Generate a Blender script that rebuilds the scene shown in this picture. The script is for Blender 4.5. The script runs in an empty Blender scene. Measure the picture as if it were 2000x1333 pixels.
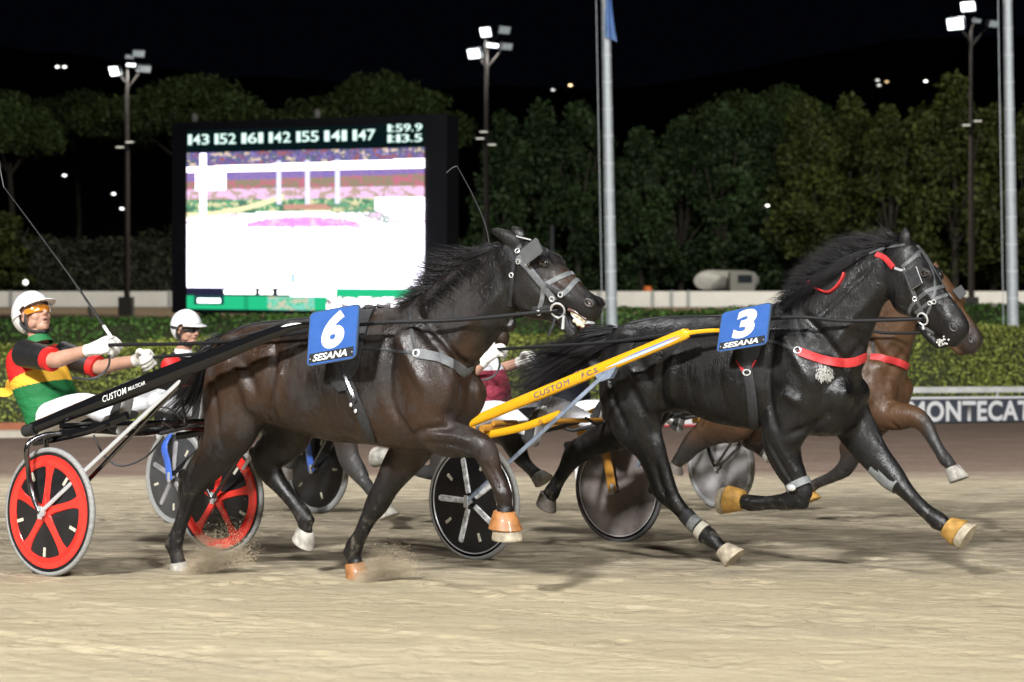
import bpy, bmesh, math, random
import numpy as np
from mathutils import Vector, Matrix, Euler, noise
from mathutils.bvhtree import BVHTree
random.seed(7)
SC = bpy.context.scene
COL = SC.collection
# ---------------------------------------------------------------- camera
F, CX, HY, CZ = 3470.0, 1000.0, 500.0, 1.803      # focal length in px of the 2000 px wide photo, eye level
CAM = Vector((0, 0, CZ))
cd = bpy.data.cameras.new('camera'); cam = bpy.data.objects.new('camera', cd); COL.objects.link(cam)
cam.location = CAM; cam.rotation_euler = (math.radians(90), 0, 0)
cd.sensor_width = 36; cd.lens = 36 * F / 2000; cd.shift_y = -166.5 / 2000
cd.clip_start = .1; cd.clip_end = 3000
cd.dof.use_dof = True; cd.dof.focus_distance = 9.7; cd.dof.aperture_fstop = 3.0
SC.camera = cam
# ---------------------------------------------------------------- night sky
W = bpy.data.worlds.new('World'); SC.world = W; W.use_nodes = True
_n = W.node_tree.nodes; _l = W.node_tree.links
_bg = _n['Background']; _bg.inputs[0].default_value = (.10, .12, .22, 1); _bg.inputs[1].default_value = .007
SC.view_settings.view_transform = 'Standard'; SC.view_settings.look = 'None'
SC.view_settings.exposure = .42; SC.view_settings.gamma = 1
# ---------------------------------------------------------------- floodlights of the racecourse
def spot(name, loc, target, energy, angle=70, radius=.5, col=(1, .995, .985), blend=.6):
    d = bpy.data.lights.new(name, 'SPOT'); d.energy = energy; d.spot_size = math.radians(angle)
    d.spot_blend = blend; d.shadow_soft_size = radius; d.color = col
    o = bpy.data.objects.new(name, d); COL.objects.link(o); o.location = loc
    v = Vector(target) - Vector(loc); o.rotation_euler = v.to_track_quat('-Z', 'Y').to_euler()
    return o
spot('floodlight_lamp', (-10, -7, 15), (-.3, 10.5, .3), 29000, 75, .9)
spot('floodlight_lamp', (10, -9, 16), (2, 11, .3), 17000, 75, .9)
spot('floodlight_lamp', (1, -13, 13), (0, 11, .3), 7000, 75, .8)
spot('floodlight_lamp', (-4, 26, 17), (0, 11, 0), 2600, 80, .5)
spot('floodlight_lamp', (-14, 14, 15), (3, 34, -1), 14000, 95, .5)
spot('floodlight_lamp', (22, 16, 15), (8, 36, -1), 18000, 95, .5)
# ---------------------------------------------------------------- helpers
def ray(px, py): return Vector(((px - CX) / F, 1, -(py - HY) / F))
def at(px, py, Y): return CAM + ray(px, py) * Y
def gz(y): return .663 - .0663 * y                 # the banked track
WORLD = {}
def rgb(h):
    h = h.lstrip('#'); c = [int(h[i:i + 2], 16) / 255 for i in (0, 2, 4)]
    return tuple(((x + .055) / 1.055) ** 2.4 if x > .04045 else x / 12.92 for x in c)
MATS = {}
def mat(name, col=(.5, .5, .5), rough=.5, metal=0, spec=.5, bump=0, scale=30, var=0, emit=None, es=1, coat=0, aniso=None, alpha=1):
    """principled material, colour broken up by noise (var) and noise bump"""
    if name in MATS: return MATS[name]
    if isinstance(col, str): col = rgb(col)
    m = bpy.data.materials.new(name); m.use_nodes = True; MATS[name] = m
    nt = m.node_tree; b = nt.nodes['Principled BSDF']
    b.inputs['Base Color'].default_value = (*col, 1); b.inputs['Roughness'].default_value = rough
    b.inputs['Metallic'].default_value = metal; b.inputs['Specular IOR Level'].default_value = spec
    if coat: b.inputs['Coat Weight'].default_value = coat; b.inputs['Coat Roughness'].default_value = .08
    if emit is not None:
        if isinstance(emit, str): emit = rgb(emit)
        b.inputs['Emission Color'].default_value = (*emit, 1); b.inputs['Emission Strength'].default_value = es
    if alpha < 1: b.inputs['Alpha'].default_value = alpha
    if bump or var:
        tc = nt.nodes.new('ShaderNodeTexCoord'); mp = nt.nodes.new('ShaderNodeMapping')
        nt.links.new(tc.outputs['Object'], mp.inputs[0])
        if aniso: mp.inputs['Scale'].default_value = aniso
        nz = nt.nodes.new('ShaderNodeTexNoise'); nz.inputs['Scale'].default_value = scale
        nz.inputs['Detail'].default_value = 6; nz.inputs['Roughness'].default_value = .62
        nt.links.new(mp.outputs[0], nz.inputs['Vector'])
        if var:
            mr = nt.nodes.new('ShaderNodeMapRange'); mr.inputs[1].default_value = .28; mr.inputs[2].default_value = .72
            mr.inputs[3].default_value = 1 - var; mr.inputs[4].default_value = 1 + var
            nt.links.new(nz.outputs[0], mr.inputs[0])
            mx = nt.nodes.new('ShaderNodeVectorMath'); mx.operation = 'SCALE'; mx.inputs[0].default_value = col
            nt.links.new(mr.outputs[0], mx.inputs['Scale']); nt.links.new(mx.outputs[0], b.inputs['Base Color'])
            rr = nt.nodes.new('ShaderNodeMapRange'); rr.inputs[3].default_value = max(0, rough - .12); rr.inputs[4].default_value = min(1, rough + .12)
            nt.links.new(nz.outputs[0], rr.inputs[0]); nt.links.new(rr.outputs[0], b.inputs['Roughness'])
        if bump:
            bp = nt.nodes.new('ShaderNodeBump'); bp.inputs['Strength'].default_value = bump; bp.inputs['Distance'].default_value = .01
            nt.links.new(nz.outputs[0], bp.inputs['Height']); nt.links.new(bp.outputs[0], b.inputs['Normal'])
    return m

class G:
    """collects vertices and faces of one mesh, in world coordinates"""
    def __init__(s): s.v = []; s.f = []
    def add(s, vs, fs):
        o = len(s.v); s.v += [tuple(v) for v in vs]; s.f += [tuple(i + o for i in f) for f in fs]
    def rings(s, rings, cap=True, closed=False):
        n = len(rings[0]); o = len(s.v); m = len(rings)
        for r in rings: s.v += [tuple(p) for p in r]
        for i in range(m if closed else m - 1):
            a = o + i * n; b = o + ((i + 1) % m) * n
            for k in range(n): s.f.append((a + k, a + (k + 1) % n, b + (k + 1) % n, b + k))
        if cap and not closed:
            for base, ring, rev in ((o, rings[0], True), (o + (m - 1) * n, rings[-1], False)):
                c = sum((Vector(p) for p in ring), Vector()) / n; s.v.append(tuple(c)); ci = len(s.v) - 1
                for k in range(n):
                    t = (base + k, base + (k + 1) % n, ci); s.f.append(t[::-1] if not rev else t)
    def tube(s, pts, r, n=10, cap=True, closed=False, side=None, flat=1):
        """round (or, with side and flat, elliptic) tube; r one radius or a list; flat = radius along side / r"""
        pts = [Vector(p) for p in pts]; m = len(pts)
        if not isinstance(r, (list, tuple)): r = [r] * m
        rs = []; up = None
        for i, p in enumerate(pts):
            if closed: t = pts[(i + 1) % m] - pts[i - 1]
            else: t = pts[min(i + 1, m - 1)] - pts[max(i - 1, 0)]
            if t.length < 1e-9: t = Vector((0, 0, 1))
            t.normalize()
            if side is not None: b = Vector(side) - t * t.dot(Vector(side))
            elif up is None: b = t.cross(Vector((0, 0, 1)) if abs(t.z) < .9 else Vector((1, 0, 0)))
            else: b = up - t * t.dot(up)
            if b.length < 1e-6: b = t.orthogonal()
            b.normalize(); up = b; a = b.cross(t)
            fl = flat[i] if isinstance(flat, (list, tuple)) else flat
            rs.append([p + b * (r[i] * fl * math.cos(q)) + a * (r[i] * math.sin(q)) for q in (2 * math.pi * k / n for k in range(n))])
        s.rings(rs, cap, closed)
    def ell(s, c, ax, ay, az, n=16, m=10):
        c, ax, ay, az = map(Vector, (c, ax, ay, az)); rs = []
        for i in range(m + 1):
            th = math.pi * (i + .02) / (m + .04); w = math.sin(th)
            rs.append([c + az * math.cos(th) + ax * (w * math.cos(q)) + ay * (w * math.sin(q)) for q in (2 * math.pi * k / n for k in range(n))])
        s.rings(rs)
    def box(s, c, ax, ay, az):
        c, ax, ay, az = map(Vector, (c, ax, ay, az))
        vs = [c + ax * i + ay * j + az * k for i in (-1, 1) for j in (-1, 1) for k in (-1, 1)]
        s.add(vs, [(0, 1, 3, 2), (4, 6, 7, 5), (0, 4, 5, 1), (2, 3, 7, 6), (0, 2, 6, 4), (1, 5, 7, 3)])
    def prism(s, pts, d):
        """flat outline pts (any plane) given thickness d (vector)"""
        d = Vector(d); pts = [Vector(p) for p in pts]; n = len(pts); o = len(s.v)
        s.v += [tuple(p) for p in pts] + [tuple(p + d) for p in pts]
        s.f.append(tuple(o + i for i in range(n))[::-1]); s.f.append(tuple(o + n + i for i in range(n)))
        for i in range(n): s.f.append((o + i, o + (i + 1) % n, o + n + (i + 1) % n, o + n + i))
def cr(pts, per=6):
    """Catmull-Rom through tuples/vectors of any length"""
    P = [np.array(p, float) for p in pts]; out = []
    for i in range(len(P) - 1):
        p0 = P[i - 1] if i else 2 * P[0] - P[1]; p1 = P[i]; p2 = P[i + 1]
        p3 = P[i + 2] if i + 2 < len(P) else 2 * P[-1] - P[-2]
        for k in range(per):
            t = k / per
            out.append(.5 * (2 * p1 + (p2 - p0) * t + (2 * p0 - 5 * p1 + 4 * p2 - p3) * t * t + (3 * p1 - p0 - 3 * p2 + p3) * t ** 3))
    out.append(P[-1]); return out
def mesh_of(name, g, smooth=True):
    me = bpy.data.meshes.new(name); me.from_pydata(g.v, [], g.f); me.update()
    bm = bmesh.new(); bm.from_mesh(me); bmesh.ops.recalc_face_normals(bm, faces=bm.faces); bm.to_mesh(me); bm.free()
    if smooth: me.polygons.foreach_set('use_smooth', [True] * len(me.polygons))
    return me
def link(name, me, m, parent=None, origin=None, auto=None):
    """link a mesh whose vertices are in world coordinates; the origin goes to its middle"""
    n = len(me.vertices); co = np.empty(n * 3); me.vertices.foreach_get('co', co); co = co.reshape(-1, 3)
    c = Vector(origin) if origin is not None else Vector((co.min(0) + co.max(0)) / 2)
    me.vertices.foreach_set('co', (co - np.array(c)).ravel()); me.update()
    o = bpy.data.objects.new(name, me); COL.objects.link(o)
    for q in (m if isinstance(m, (list, tuple)) else [m]): me.materials.append(q)
    pw = WORLD[parent.name] if parent else Vector()
    o.parent = parent; o.location = c - pw; WORLD[o.name] = c
    if auto: sharp(me, auto)
    return o
def sharp(me, deg=35):
    bm = bmesh.new(); bm.from_mesh(me); lim = math.radians(deg)
    for e in bm.edges:
        if len(e.link_faces) != 2 or e.calc_face_angle(0) > lim: e.smooth = False
    bm.to_mesh(me); bm.free()
def part(name, g, m, parent=None, auto=38, label=None, **k):
    o = link(name, mesh_of(name, g), m, parent, auto=auto, **k)
    if label: o['label'] = label
    return o
def tag(o, label, cat, group=None):
    o['label'] = label; o['category'] = cat
    if group: o['group'] = group
    return o
def thing(name, loc, label, cat, group=None):
    o = bpy.data.objects.new(name, None); COL.objects.link(o); o.location = loc; o.empty_display_size = .2
    WORLD[o.name] = Vector(loc); return tag(o, label, cat, group)
def struct(name, g, m, smooth=False):
    o = link(name, mesh_of(name, g, smooth), m, origin=(0, 0, 0)); o['kind'] = 'structure'; return o
def fuse(name, g, voxel=.012, smooth=6, factor=.5):
    """one continuous skin out of overlapping closed shapes"""
    me = mesh_of(name + '_src', g); o = bpy.data.objects.new('tmp', me); COL.objects.link(o)
    r = o.modifiers.new('r', 'REMESH'); r.mode = 'VOXEL'; r.voxel_size = voxel; r.use_smooth_shade = True
    s = o.modifiers.new('s', 'SMOOTH'); s.iterations = smooth; s.factor = factor
    dg = bpy.context.evaluated_depsgraph_get(); out = bpy.data.meshes.new_from_object(o.evaluated_get(dg))
    bpy.data.objects.remove(o); bpy.data.meshes.remove(me); out.name = name
    out.polygons.foreach_set('use_smooth', [True] * len(out.polygons))
    return out
def bvh_of(me):   # before link(): world coordinates
    return BVHTree.FromPolygons([v.co.copy() for v in me.vertices], [tuple(p.vertices) for p in me.polygons])
class Fr:
    """a frame on the track: u forward, r to the right, z up"""
    def __init__(s, x, y, yaw, z=None):
        a = math.radians(yaw); s.h = Vector((math.cos(a), -math.sin(a), 0)); s.r = Vector((-math.sin(a), -math.cos(a), 0))
        s.o = Vector((x, y, gz(y) if z is None else z)); s.yaw = yaw
    def p(s, u, lat, z): return s.o + s.h * u + s.r * lat + Vector((0, 0, z))
    def pix(s, px, py, lat=0):
        """the point at lateral offset lat that the photo shows at this pixel"""
        d = ray(px, py); t = (s.o + s.r * lat - CAM).dot(s.r) / d.dot(s.r); return CAM + d * t
    def loc(s, w):
        d = Vector(w) - s.o; return (d.dot(s.h), d.dot(s.r), d.z)
    def mir(s, w):
        u, l, z = s.loc(w); return s.p(u, -l, z)
# ---------------------------------------------------------------- track, infield
def track_mat():
    m = bpy.data.materials.new('track_sand'); m.use_nodes = True; nt = m.node_tree; N = nt.nodes; L = nt.links
    b = N['Principled BSDF']; b.inputs['Roughness'].default_value = .95; b.inputs['Specular IOR Level'].default_value = .15
    tc = N.new('ShaderNodeTexCoord')
    def nz(scale, sc, det=8, rough=.65):
        mp = N.new('ShaderNodeMapping'); mp.inputs['Scale'].default_value = sc; mp.inputs['Rotation'].default_value = (0, 0, math.radians(1.5))
        L.new(tc.outputs['Object'], mp.inputs[0]); t = N.new('ShaderNodeTexNoise'); t.inputs['Scale'].default_value = scale
        t.inputs['Detail'].default_value = det; t.inputs['Roughness'].default_value = rough; L.new(mp.outputs[0], t.inputs['Vector']); return t.outputs[0]
    def rng(v, a, bb, c, d):
        r = N.new('ShaderNodeMapRange'); r.inputs[1].default_value = a; r.inputs[2].default_value = bb; r.inputs[3].default_value = c; r.inputs[4].default_value = d; L.new(v, r.inputs[0]); return r.outputs[0]
    def math_(op, a, c):
        q = N.new('ShaderNodeMath'); q.operation = op
        for i, x in enumerate((a, c)):
            if isinstance(x, (int, float)): q.inputs[i].default_value = x
            else: L.new(x, q.inputs[i])
        return q.outputs[0]
    def mix(f, a, c):
        q = N.new('ShaderNodeMix'); q.data_type = 'RGBA'; L.new(f, q.inputs[0])
        for i, x in ((6, a), (7, c)):
            if isinstance(x, tuple): q.inputs[i].default_value = (*x, 1)
            else: L.new(x, q.inputs[i])
        return q.outputs[2]
    big = nz(.5, (.35, 1.2, 1)); streak = nz(2.2, (.35, 3.2, 1)); mid = nz(6, (.5, 1.3, 1)); fine = nz(24, (.5, 1.2, 1), 7, .8)
    sep = N.new('ShaderNodeSeparateXYZ'); L.new(tc.outputs['Object'], sep.inputs[0])
    y = math_('ADD', sep.outputs[1], math_('MULTIPLY', math_('SUBTRACT', big, .5), 5))
    dry = mix(rng(streak, .3, .7, 0, 1), (.335, .278, .178), (.445, .378, .255))
    wet = mix(rng(streak, .35, .65, 0, 1), (.105, .068, .052), (.17, .12, .095))
    churn = mix(rng(mid, .40, .62, 0, 1), (.22, .184, .13), (.41, .352, .25))
    c1 = mix(rng(y, 9.2, 10.4, 0, 1), dry, churn)
    c = mix(rng(y, 18.6, 20.6, 0, 1), c1, wet)
    c = mix(rng(mid, .60, .74, 0, .45), c, (.46, .40, .30))
    c = mix(rng(fine, .56, .68, 0, .6), c, (.50, .44, .33)); c = mix(rng(fine, .44, .32, 0, .65), c, (.17, .13, .085))
    damp = nz(.9, (.5, 1.1, 1), 7); c = mix(rng(damp, .52, .70, 0, .36), c, (.20, .17, .13))
    L.new(c, b.inputs['Base Color'])
    h = math_('ADD', math_('MULTIPLY', mid, .7), math_('ADD', math_('MULTIPLY', fine, .22), math_('MULTIPLY', streak, .5)))
    def dents(scale, sc):
        mp = N.new('ShaderNodeMapping'); mp.inputs['Scale'].default_value = sc; L.new(tc.outputs['Object'], mp.inputs[0]); v = N.new('ShaderNodeTexVoronoi'); v.inputs['Scale'].default_value = scale; v.inputs['Randomness'].default_value = 1
        wv = N.new('ShaderNodeVectorMath'); wv.operation = 'ADD'; nv = N.new('ShaderNodeTexNoise'); nv.inputs['Scale'].default_value = 6; L.new(tc.outputs['Object'], nv.inputs['Vector']); sv = N.new('ShaderNodeVectorMath'); sv.operation = 'SCALE'; sv.inputs['Scale'].default_value = .35; L.new(nv.outputs['Color'], sv.inputs[0])
        L.new(mp.outputs[0], wv.inputs[0]); L.new(sv.outputs[0], wv.inputs[1]); L.new(wv.outputs[0], v.inputs['Vector']); return rng(v.outputs['Distance'], .12, .34, -1, 0)
    h = math_('ADD', h, math_('ADD', math_('MULTIPLY', dents(2.1, (1, 1, .01)), .42), math_('MULTIPLY', dents(9, (1, 1, .01)), .10)))
    bp = N.new('ShaderNodeBump'); bp.inputs['Strength'].default_value = .8; bp.inputs['Distance'].default_value = .04; L.new(h, bp.inputs['Height']); L.new(bp.outputs[0], b.inputs['Normal'])
    return m
# inner edge of the track: from (-9, 31.5) to (12, 41.5)
EA = Vector((-9, 31.5, 0)); EB = Vector((12, 41.5, 0)); ED = (EB - EA).normalized(); EN = Vector((-ED.y, ED.x, 0))
def edge(s, off=0):
    """a point s metres along the track's inner edge (0 at EA), off metres into the infield"""
    p = EA + ED * s + EN * off; zz = gz((EA + ED * s).y)
    return Vector((p.x, p.y, zz))
g = G(); S = [i * 3 for i in range(-14, 26)]
near = [Vector((edge(s).x, -3, 0)) for s in S]
rows = 30; vs = []
for i, s in enumerate(S):
    e = edge(s)
    for k in range(rows + 1):
        t = k / rows; x = e.x; y = -3 + (e.y + 3) * t
        # churned surface: low ruts and humps
        h = .006 * (noise.noise(Vector((x * .7, y * 1.6, 3)))) - (.035 if abs(x) < 4 and 7.2 < y < 15 else 0)
        vs.append((x, y, gz(y) + (h if k < rows else 0)))
fs = [(i * (rows + 1) + k, (i + 1) * (rows + 1) + k, (i + 1) * (rows + 1) + k + 1, i * (rows + 1) + k + 1) for i in range(len(S) - 1) for k in range(rows)]
M_TRACK = track_mat(); g.add(vs, fs); struct('racetrack', g, M_TRACK, True)
# the stretch under the field: hoof prints and wheel ruts pressed into the sand
nx, ny = 470, 400; xs = np.linspace(-4.6, 4.6, nx); ts = np.linspace(0, 1, ny); ys = 6.45 + 9.6 * ts ** 1.35
XX, YY = np.meshgrid(xs, ys); DZ = np.zeros_like(XX); rp = np.random.RandomState(12)
def stamp(cx, cy, rad, dep, k):
    i0, i1 = np.searchsorted(xs, (cx - 3 * rad, cx + 3 * rad)); j0, j1 = np.searchsorted(ys, (cy - 3 * rad, cy + 3 * rad))
    if i1 <= i0 or j1 <= j0: return
    q = np.hypot((XX[j0:j1, i0:i1] - cx) / rad, (YY[j0:j1, i0:i1] - cy) / (rad * k)); DZ[j0:j1, i0:i1] += -dep * np.exp(-q ** 4) + dep * .55 * np.exp(-((q - 1.35) / .35) ** 2)
for i in range(620): cx, cy = rp.uniform(-4.6, 4.6), 6.4 + 9.6 * rp.rand() ** 1.2; stamp(cx, cy, rp.uniform(.045, .075), rp.uniform(.004, .016) * (1 if cy > 9 else .45), rp.uniform(.8, 1.1))
for i in range(22):
    a = math.radians(-33 + rp.normal(0, 2.5)); c0 = rp.uniform(2, 18); d = np.abs(-(XX) * math.sin(a) + (YY - c0) * math.cos(a) + .12 * np.sin(XX * .35 + i)); DZ += rp.uniform(-.007, -.003) * np.exp(-(d / .028) ** 2) + .003 * np.exp(-((d - .05) / .022) ** 2)
for sc, am in ((1.1, .010), (3.2, .006), (9, .003)): DZ += am * np.array([[noise.noise(Vector((x * sc, y * sc * 1.2, sc))) for x in xs] for y in ys])
ed = np.minimum(np.minimum(XX + 4.6, 4.6 - XX) / .5, np.minimum(YY - 6.45, ys[-1] - YY) / .8).clip(0, 1); ZZ = .663 - .0663 * YY + .008 + DZ * ed - .02 * (1 - ed)
vs = np.stack([XX, YY, ZZ], -1).reshape(-1, 3).tolist(); g = G(); g.v = vs; g.f = [(j * nx + i, j * nx + i + 1, (j + 1) * nx + i + 1, (j + 1) * nx + i) for j in range(ny - 1) for i in range(nx - 1)]
struct('churned_sand', g, M_TRACK, True)
FLAT = -2.0
m_grass = mat('infield_grass', (.035, .06, .016), .95, var=.5, bump=.6, scale=14)
g = G(); vs = []; OFF = [0, 1.5, 4, 10, 20, 40, 75]
for s in S:
    for o in OFF:
        e = edge(s, o); t = min(1, o / 10); vs.append((e.x, e.y, (e.z - .01) * (1 - t) + FLAT * t))
n = len(OFF); g.add(vs, [(i * n + k, (i + 1) * n + k, (i + 1) * n + k + 1, i * n + k + 1) for i in range(len(S) - 1) for k in range(n - 1)])
struct('infield', g, m_grass, True)
g = G(); g.add([(-900, 60, FLAT - .06), (900, 60, FLAT - .06), (900, 1500, FLAT - .06), (-900, 1500, FLAT - .06)], [(0, 1, 2, 3)])
struct('ground', g, mat('dark_turf', (.03, .04, .015), .95, var=.4, scale=.3))
g = G(); g.add([(-200, 106, FLAT + .02), (200, 106, FLAT + .02), (200, 131.6, FLAT + .02), (-200, 131.6, FLAT + .02)], [(0, 1, 2, 3)])
struct('far_track', g, mat('far_track_sand', (.20, .14, .085), .95, var=.15, scale=.6))

r = random.Random(8); g = G()                              # loose clods and grit thrown about by the hooves
for k in range(5200):
    y = 7.4 + 13 * r.random() ** 1.5; x = r.uniform(-.34, .34) * y; e = .0025 + .010 * r.random() ** 5; z = gz(y) + e * .2; w = e * r.uniform(1, 2.2); o = len(g.v); a = r.uniform(0, 3.1); c, q = math.cos(a), math.sin(a)
    g.v += [(x - w * c, y - w * q, z - e), (x + w * c, y + w * q, z - e), (x - e * q, y + e * c, z - e), (x + e * q, y - e * c, z - e), (x + r.uniform(-.4, .4) * e, y, z + e * .8)]; g.f += [(o, o + 3, o + 4), (o + 3, o + 1, o + 4), (o + 1, o + 2, o + 4), (o + 2, o, o + 4)]
o = part('sand_clods', g, mat('damp_sand_clod', (.25, .20, .13), .95, var=.4, scale=9), None); o['kind'] = 'stuff'; o['label'] = 'loose clods and grit scattered over the sandy track'; o['category'] = 'clods'
# ---------------------------------------------------------------- horses
def coat_mat(name, base, brown, leg, zleg, rough=.36, gray=.5):
    """short wet coat: base colour, browner patches, darker legs, dried sweat, fine hair and veins in the bump"""
    m = bpy.data.materials.new(name); m.use_nodes = True; nt = m.node_tree; N = nt.nodes; L = nt.links; b = N['Principled BSDF']
    tc = N.new('ShaderNodeTexCoord')
    def nz(scale, det=6, sc=(1, 1, 1), rough=.6):
        mp = N.new('ShaderNodeMapping'); mp.inputs['Scale'].default_value = sc; L.new(tc.outputs['Object'], mp.inputs[0])
        t = N.new('ShaderNodeTexNoise'); t.inputs['Scale'].default_value = scale; t.inputs['Detail'].default_value = det; t.inputs['Roughness'].default_value = rough; L.new(mp.outputs[0], t.inputs['Vector']); return t.outputs[0]
    def rng(v, a, bb, c, d):
        r = N.new('ShaderNodeMapRange'); r.interpolation_type = 'SMOOTHSTEP'; r.inputs[1].default_value = a; r.inputs[2].default_value = bb; r.inputs[3].default_value = c; r.inputs[4].default_value = d; L.new(v, r.inputs[0]); return r.outputs[0]
    def mix(f, a, c):
        q = N.new('ShaderNodeMix'); q.data_type = 'RGBA'; L.new(f, q.inputs[0])
        for i, x in ((6, a), (7, c)):
            if isinstance(x, tuple): q.inputs[i].default_value = (*x, 1)
            else: L.new(x, q.inputs[i])
        return q.outputs[2]
    def M(op, a, c):
        q = N.new('ShaderNodeMath'); q.operation = op
        for i, x in enumerate((a, c)):
            if isinstance(x, (int, float)): q.inputs[i].default_value = x
            else: L.new(x, q.inputs[i])
        return q.outputs[0]
    at_ = N.new('ShaderNodeAttribute'); at_.attribute_name = 'tint'
    sp = N.new('ShaderNodeSeparateColor'); L.new(at_.outputs['Color'], sp.inputs[0])
    patch = nz(3.2, 4); sweat = nz(7, 9, (1, 1, .6), .7); hair = nz(85, 4, (1, 1, .3))
    c = mix(rng(patch, .35, .7, 0, 1), base, tuple(x * 1.5 for x in base))
    c = mix(sp.outputs[1], c, brown)
    c = mix(sp.outputs[0], c, leg)
    sw = M('MULTIPLY', rng(sweat, .47, .62, 0, gray), sp.outputs[2])
    c = mix(sw, c, (.05, .047, .045))
    dust = nz(26, 6, (1, 1, .7), .7); c = mix(M('MULTIPLY', rng(dust, .50, .70, 0, .6), at_.outputs['Alpha']), c, (.13, .11, .085))
    L.new(c, b.inputs['Base Color'])
    r = M('ADD', rng(sweat, .40, .60, rough - .10, rough + .22), M('MULTIPLY', hair, .14)); L.new(r, b.inputs['Roughness'])
    L.new(rng(sweat, .42, .62, .46, .14), b.inputs['Specular IOR Level'])
    vo = N.new('ShaderNodeTexVoronoi'); vo.feature = 'DISTANCE_TO_EDGE'; vo.inputs['Scale'].default_value = 7
    dv = N.new('ShaderNodeVectorMath'); dv.operation = 'ADD'; nv = N.new('ShaderNodeTexNoise'); nv.inputs['Scale'].default_value = 5; nv.inputs['Detail'].default_value = 3
    L.new(tc.outputs['Object'], nv.inputs['Vector']); L.new(nv.outputs['Color'], dv.inputs[0]); L.new(tc.outputs['Object'], dv.inputs[1]); L.new(dv.outputs[0], vo.inputs['Vector'])
    vein = rng(vo.outputs['Distance'], 0, .06, .16, 0)
    clump = nz(42, 5, (1, 1, .35), .7)
    h = M('ADD', M('ADD', M('MULTIPLY', hair, .24), M('MULTIPLY', clump, .42)), M('ADD', M('MULTIPLY', sweat, .14), M('MULTIPLY', vein, .3)))
    bp = N.new('ShaderNodeBump'); bp.inputs['Strength'].default_value = .75; bp.inputs['Distance'].default_value = .012; L.new(h, bp.inputs['Height']); L.new(bp.outputs[0], b.inputs['Normal'])
    return m
def sect(c, A, B, n=28, ex=2.25, egg=0):
    out = []
    for k in range(n):
        q = 2 * math.pi * k / n; cs, sn = math.cos(q), math.sin(q)
        a = math.copysign(abs(sn) ** (2 / ex), sn); b = math.copysign(abs(cs) ** (2 / ex), cs)
        out.append(c + A * a + B * (b * (1 - egg * a)))
    return out
def loft_pairs(g, fr, pairs, per=4, lat=0, ex=2.25, egg=0, n=28):
    """pairs: (upper px, lower px, half width) traced on the plane at offset lat"""
    rows = [(*fr.loc(fr.pix(a[0], a[1], lat)), *fr.loc(fr.pix(b[0], b[1], lat)), w) for a, b, w in pairs]
    rs = []
    for q in cr(rows, per):
        t = fr.p(q[0], lat, q[2]); bo = fr.p(q[3], lat, q[5])
        rs.append(sect((t + bo) / 2, (t - bo) / 2, fr.r * max(.004, q[6]), n, ex, egg))
    g.rings(rs)
def limb(g, fr, st, per=5, n=18):
    """st: (px, py, lat, r in plane, r sideways)"""
    rows = []
    for px, py, lat, ra, rl in st: rows.append((*fr.loc(fr.pix(px, py, lat)), ra, rl))
    q = cr(rows, per); pts = [fr.p(a[0], a[1], a[2]) for a in q]; q = [(*a[:3], a[3] * 1.09, a[4] * 1.09) for a in q]
    g.tube(pts, [max(.008, a[3]) for a in q], n, side=fr.r, flat=[a[4] / max(.008, a[3]) for a in q])
    return pts, [a[3] for a in q]
def bump_ell(g, fr, px, py, lat, rx, rz, rl, rot=0):
    c = fr.pix(px, py, lat); a = math.radians(rot)
    U = fr.h * math.cos(a) + Vector((0, 0, math.sin(a))); V = fr.h * -math.sin(a) + Vector((0, 0, math.cos(a)))
    g.ell(c, U * rx, fr.r * rl, V * rz)
def horse_mesh(name, fr, S, tint, voxel=.0115):
    g = G()
    loft_pairs(g, fr, S['torso'], egg=.10); loft_pairs(g, fr, S['neck'], egg=.12, ex=2.1); loft_pairs(g, fr, S['head'], egg=-.05, ex=2.4)
    if 'jaw' in S: loft_pairs(g, fr, S['jaw'])
    for k in ('rh', 'lh', 'rf', 'lf'): limb(g, fr, S[k])
    for b in S.get('bumps', []):
        bump_ell(g, fr, *b)
        if b[2] and len(b) > 2: bump_ell_m(g, fr, *b)
    for b in S.get('knobs', []): bump_ell(g, fr, *b)
    for e in S['ears']:
        a, b, w = e
        pa = [fr.pix(*p) for p in (a, b)]; mid = pa[0].lerp(pa[1], .45) + Vector((0, 0, .006))
        g.tube(cr([pa[0], mid, pa[1]], 4), [.032, .038, .04, .04, .038, .032, .024, .014, .006], 10, side=fr.r, flat=.7)
    me = fuse(name, g, voxel, 4, .5); relax(me, fr, S.get('zone', 2.45))
    sculpt(me, fr, S.get('carve', []))
    n = len(me.vertices); co = np.empty(n * 3); me.vertices.foreach_get('co', co); co = co.reshape(-1, 3)
    d = co - np.array(fr.o); u = d @ np.array(fr.h); l = d @ np.array(fr.r); z = d[:, 2]
    at_ = me.color_attributes.new('tint', 'FLOAT_COLOR', 'POINT'); ca = np.ones((n, 4))
    a, b, c = tint(u, l, z); ca[:, 0] = a; ca[:, 1] = b; ca[:, 2] = c; ca[:, 3] = 1 - smoothst(z, .30, .62)
    at_.data.foreach_set('color', ca.ravel().astype(np.float32))
    return me
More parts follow.
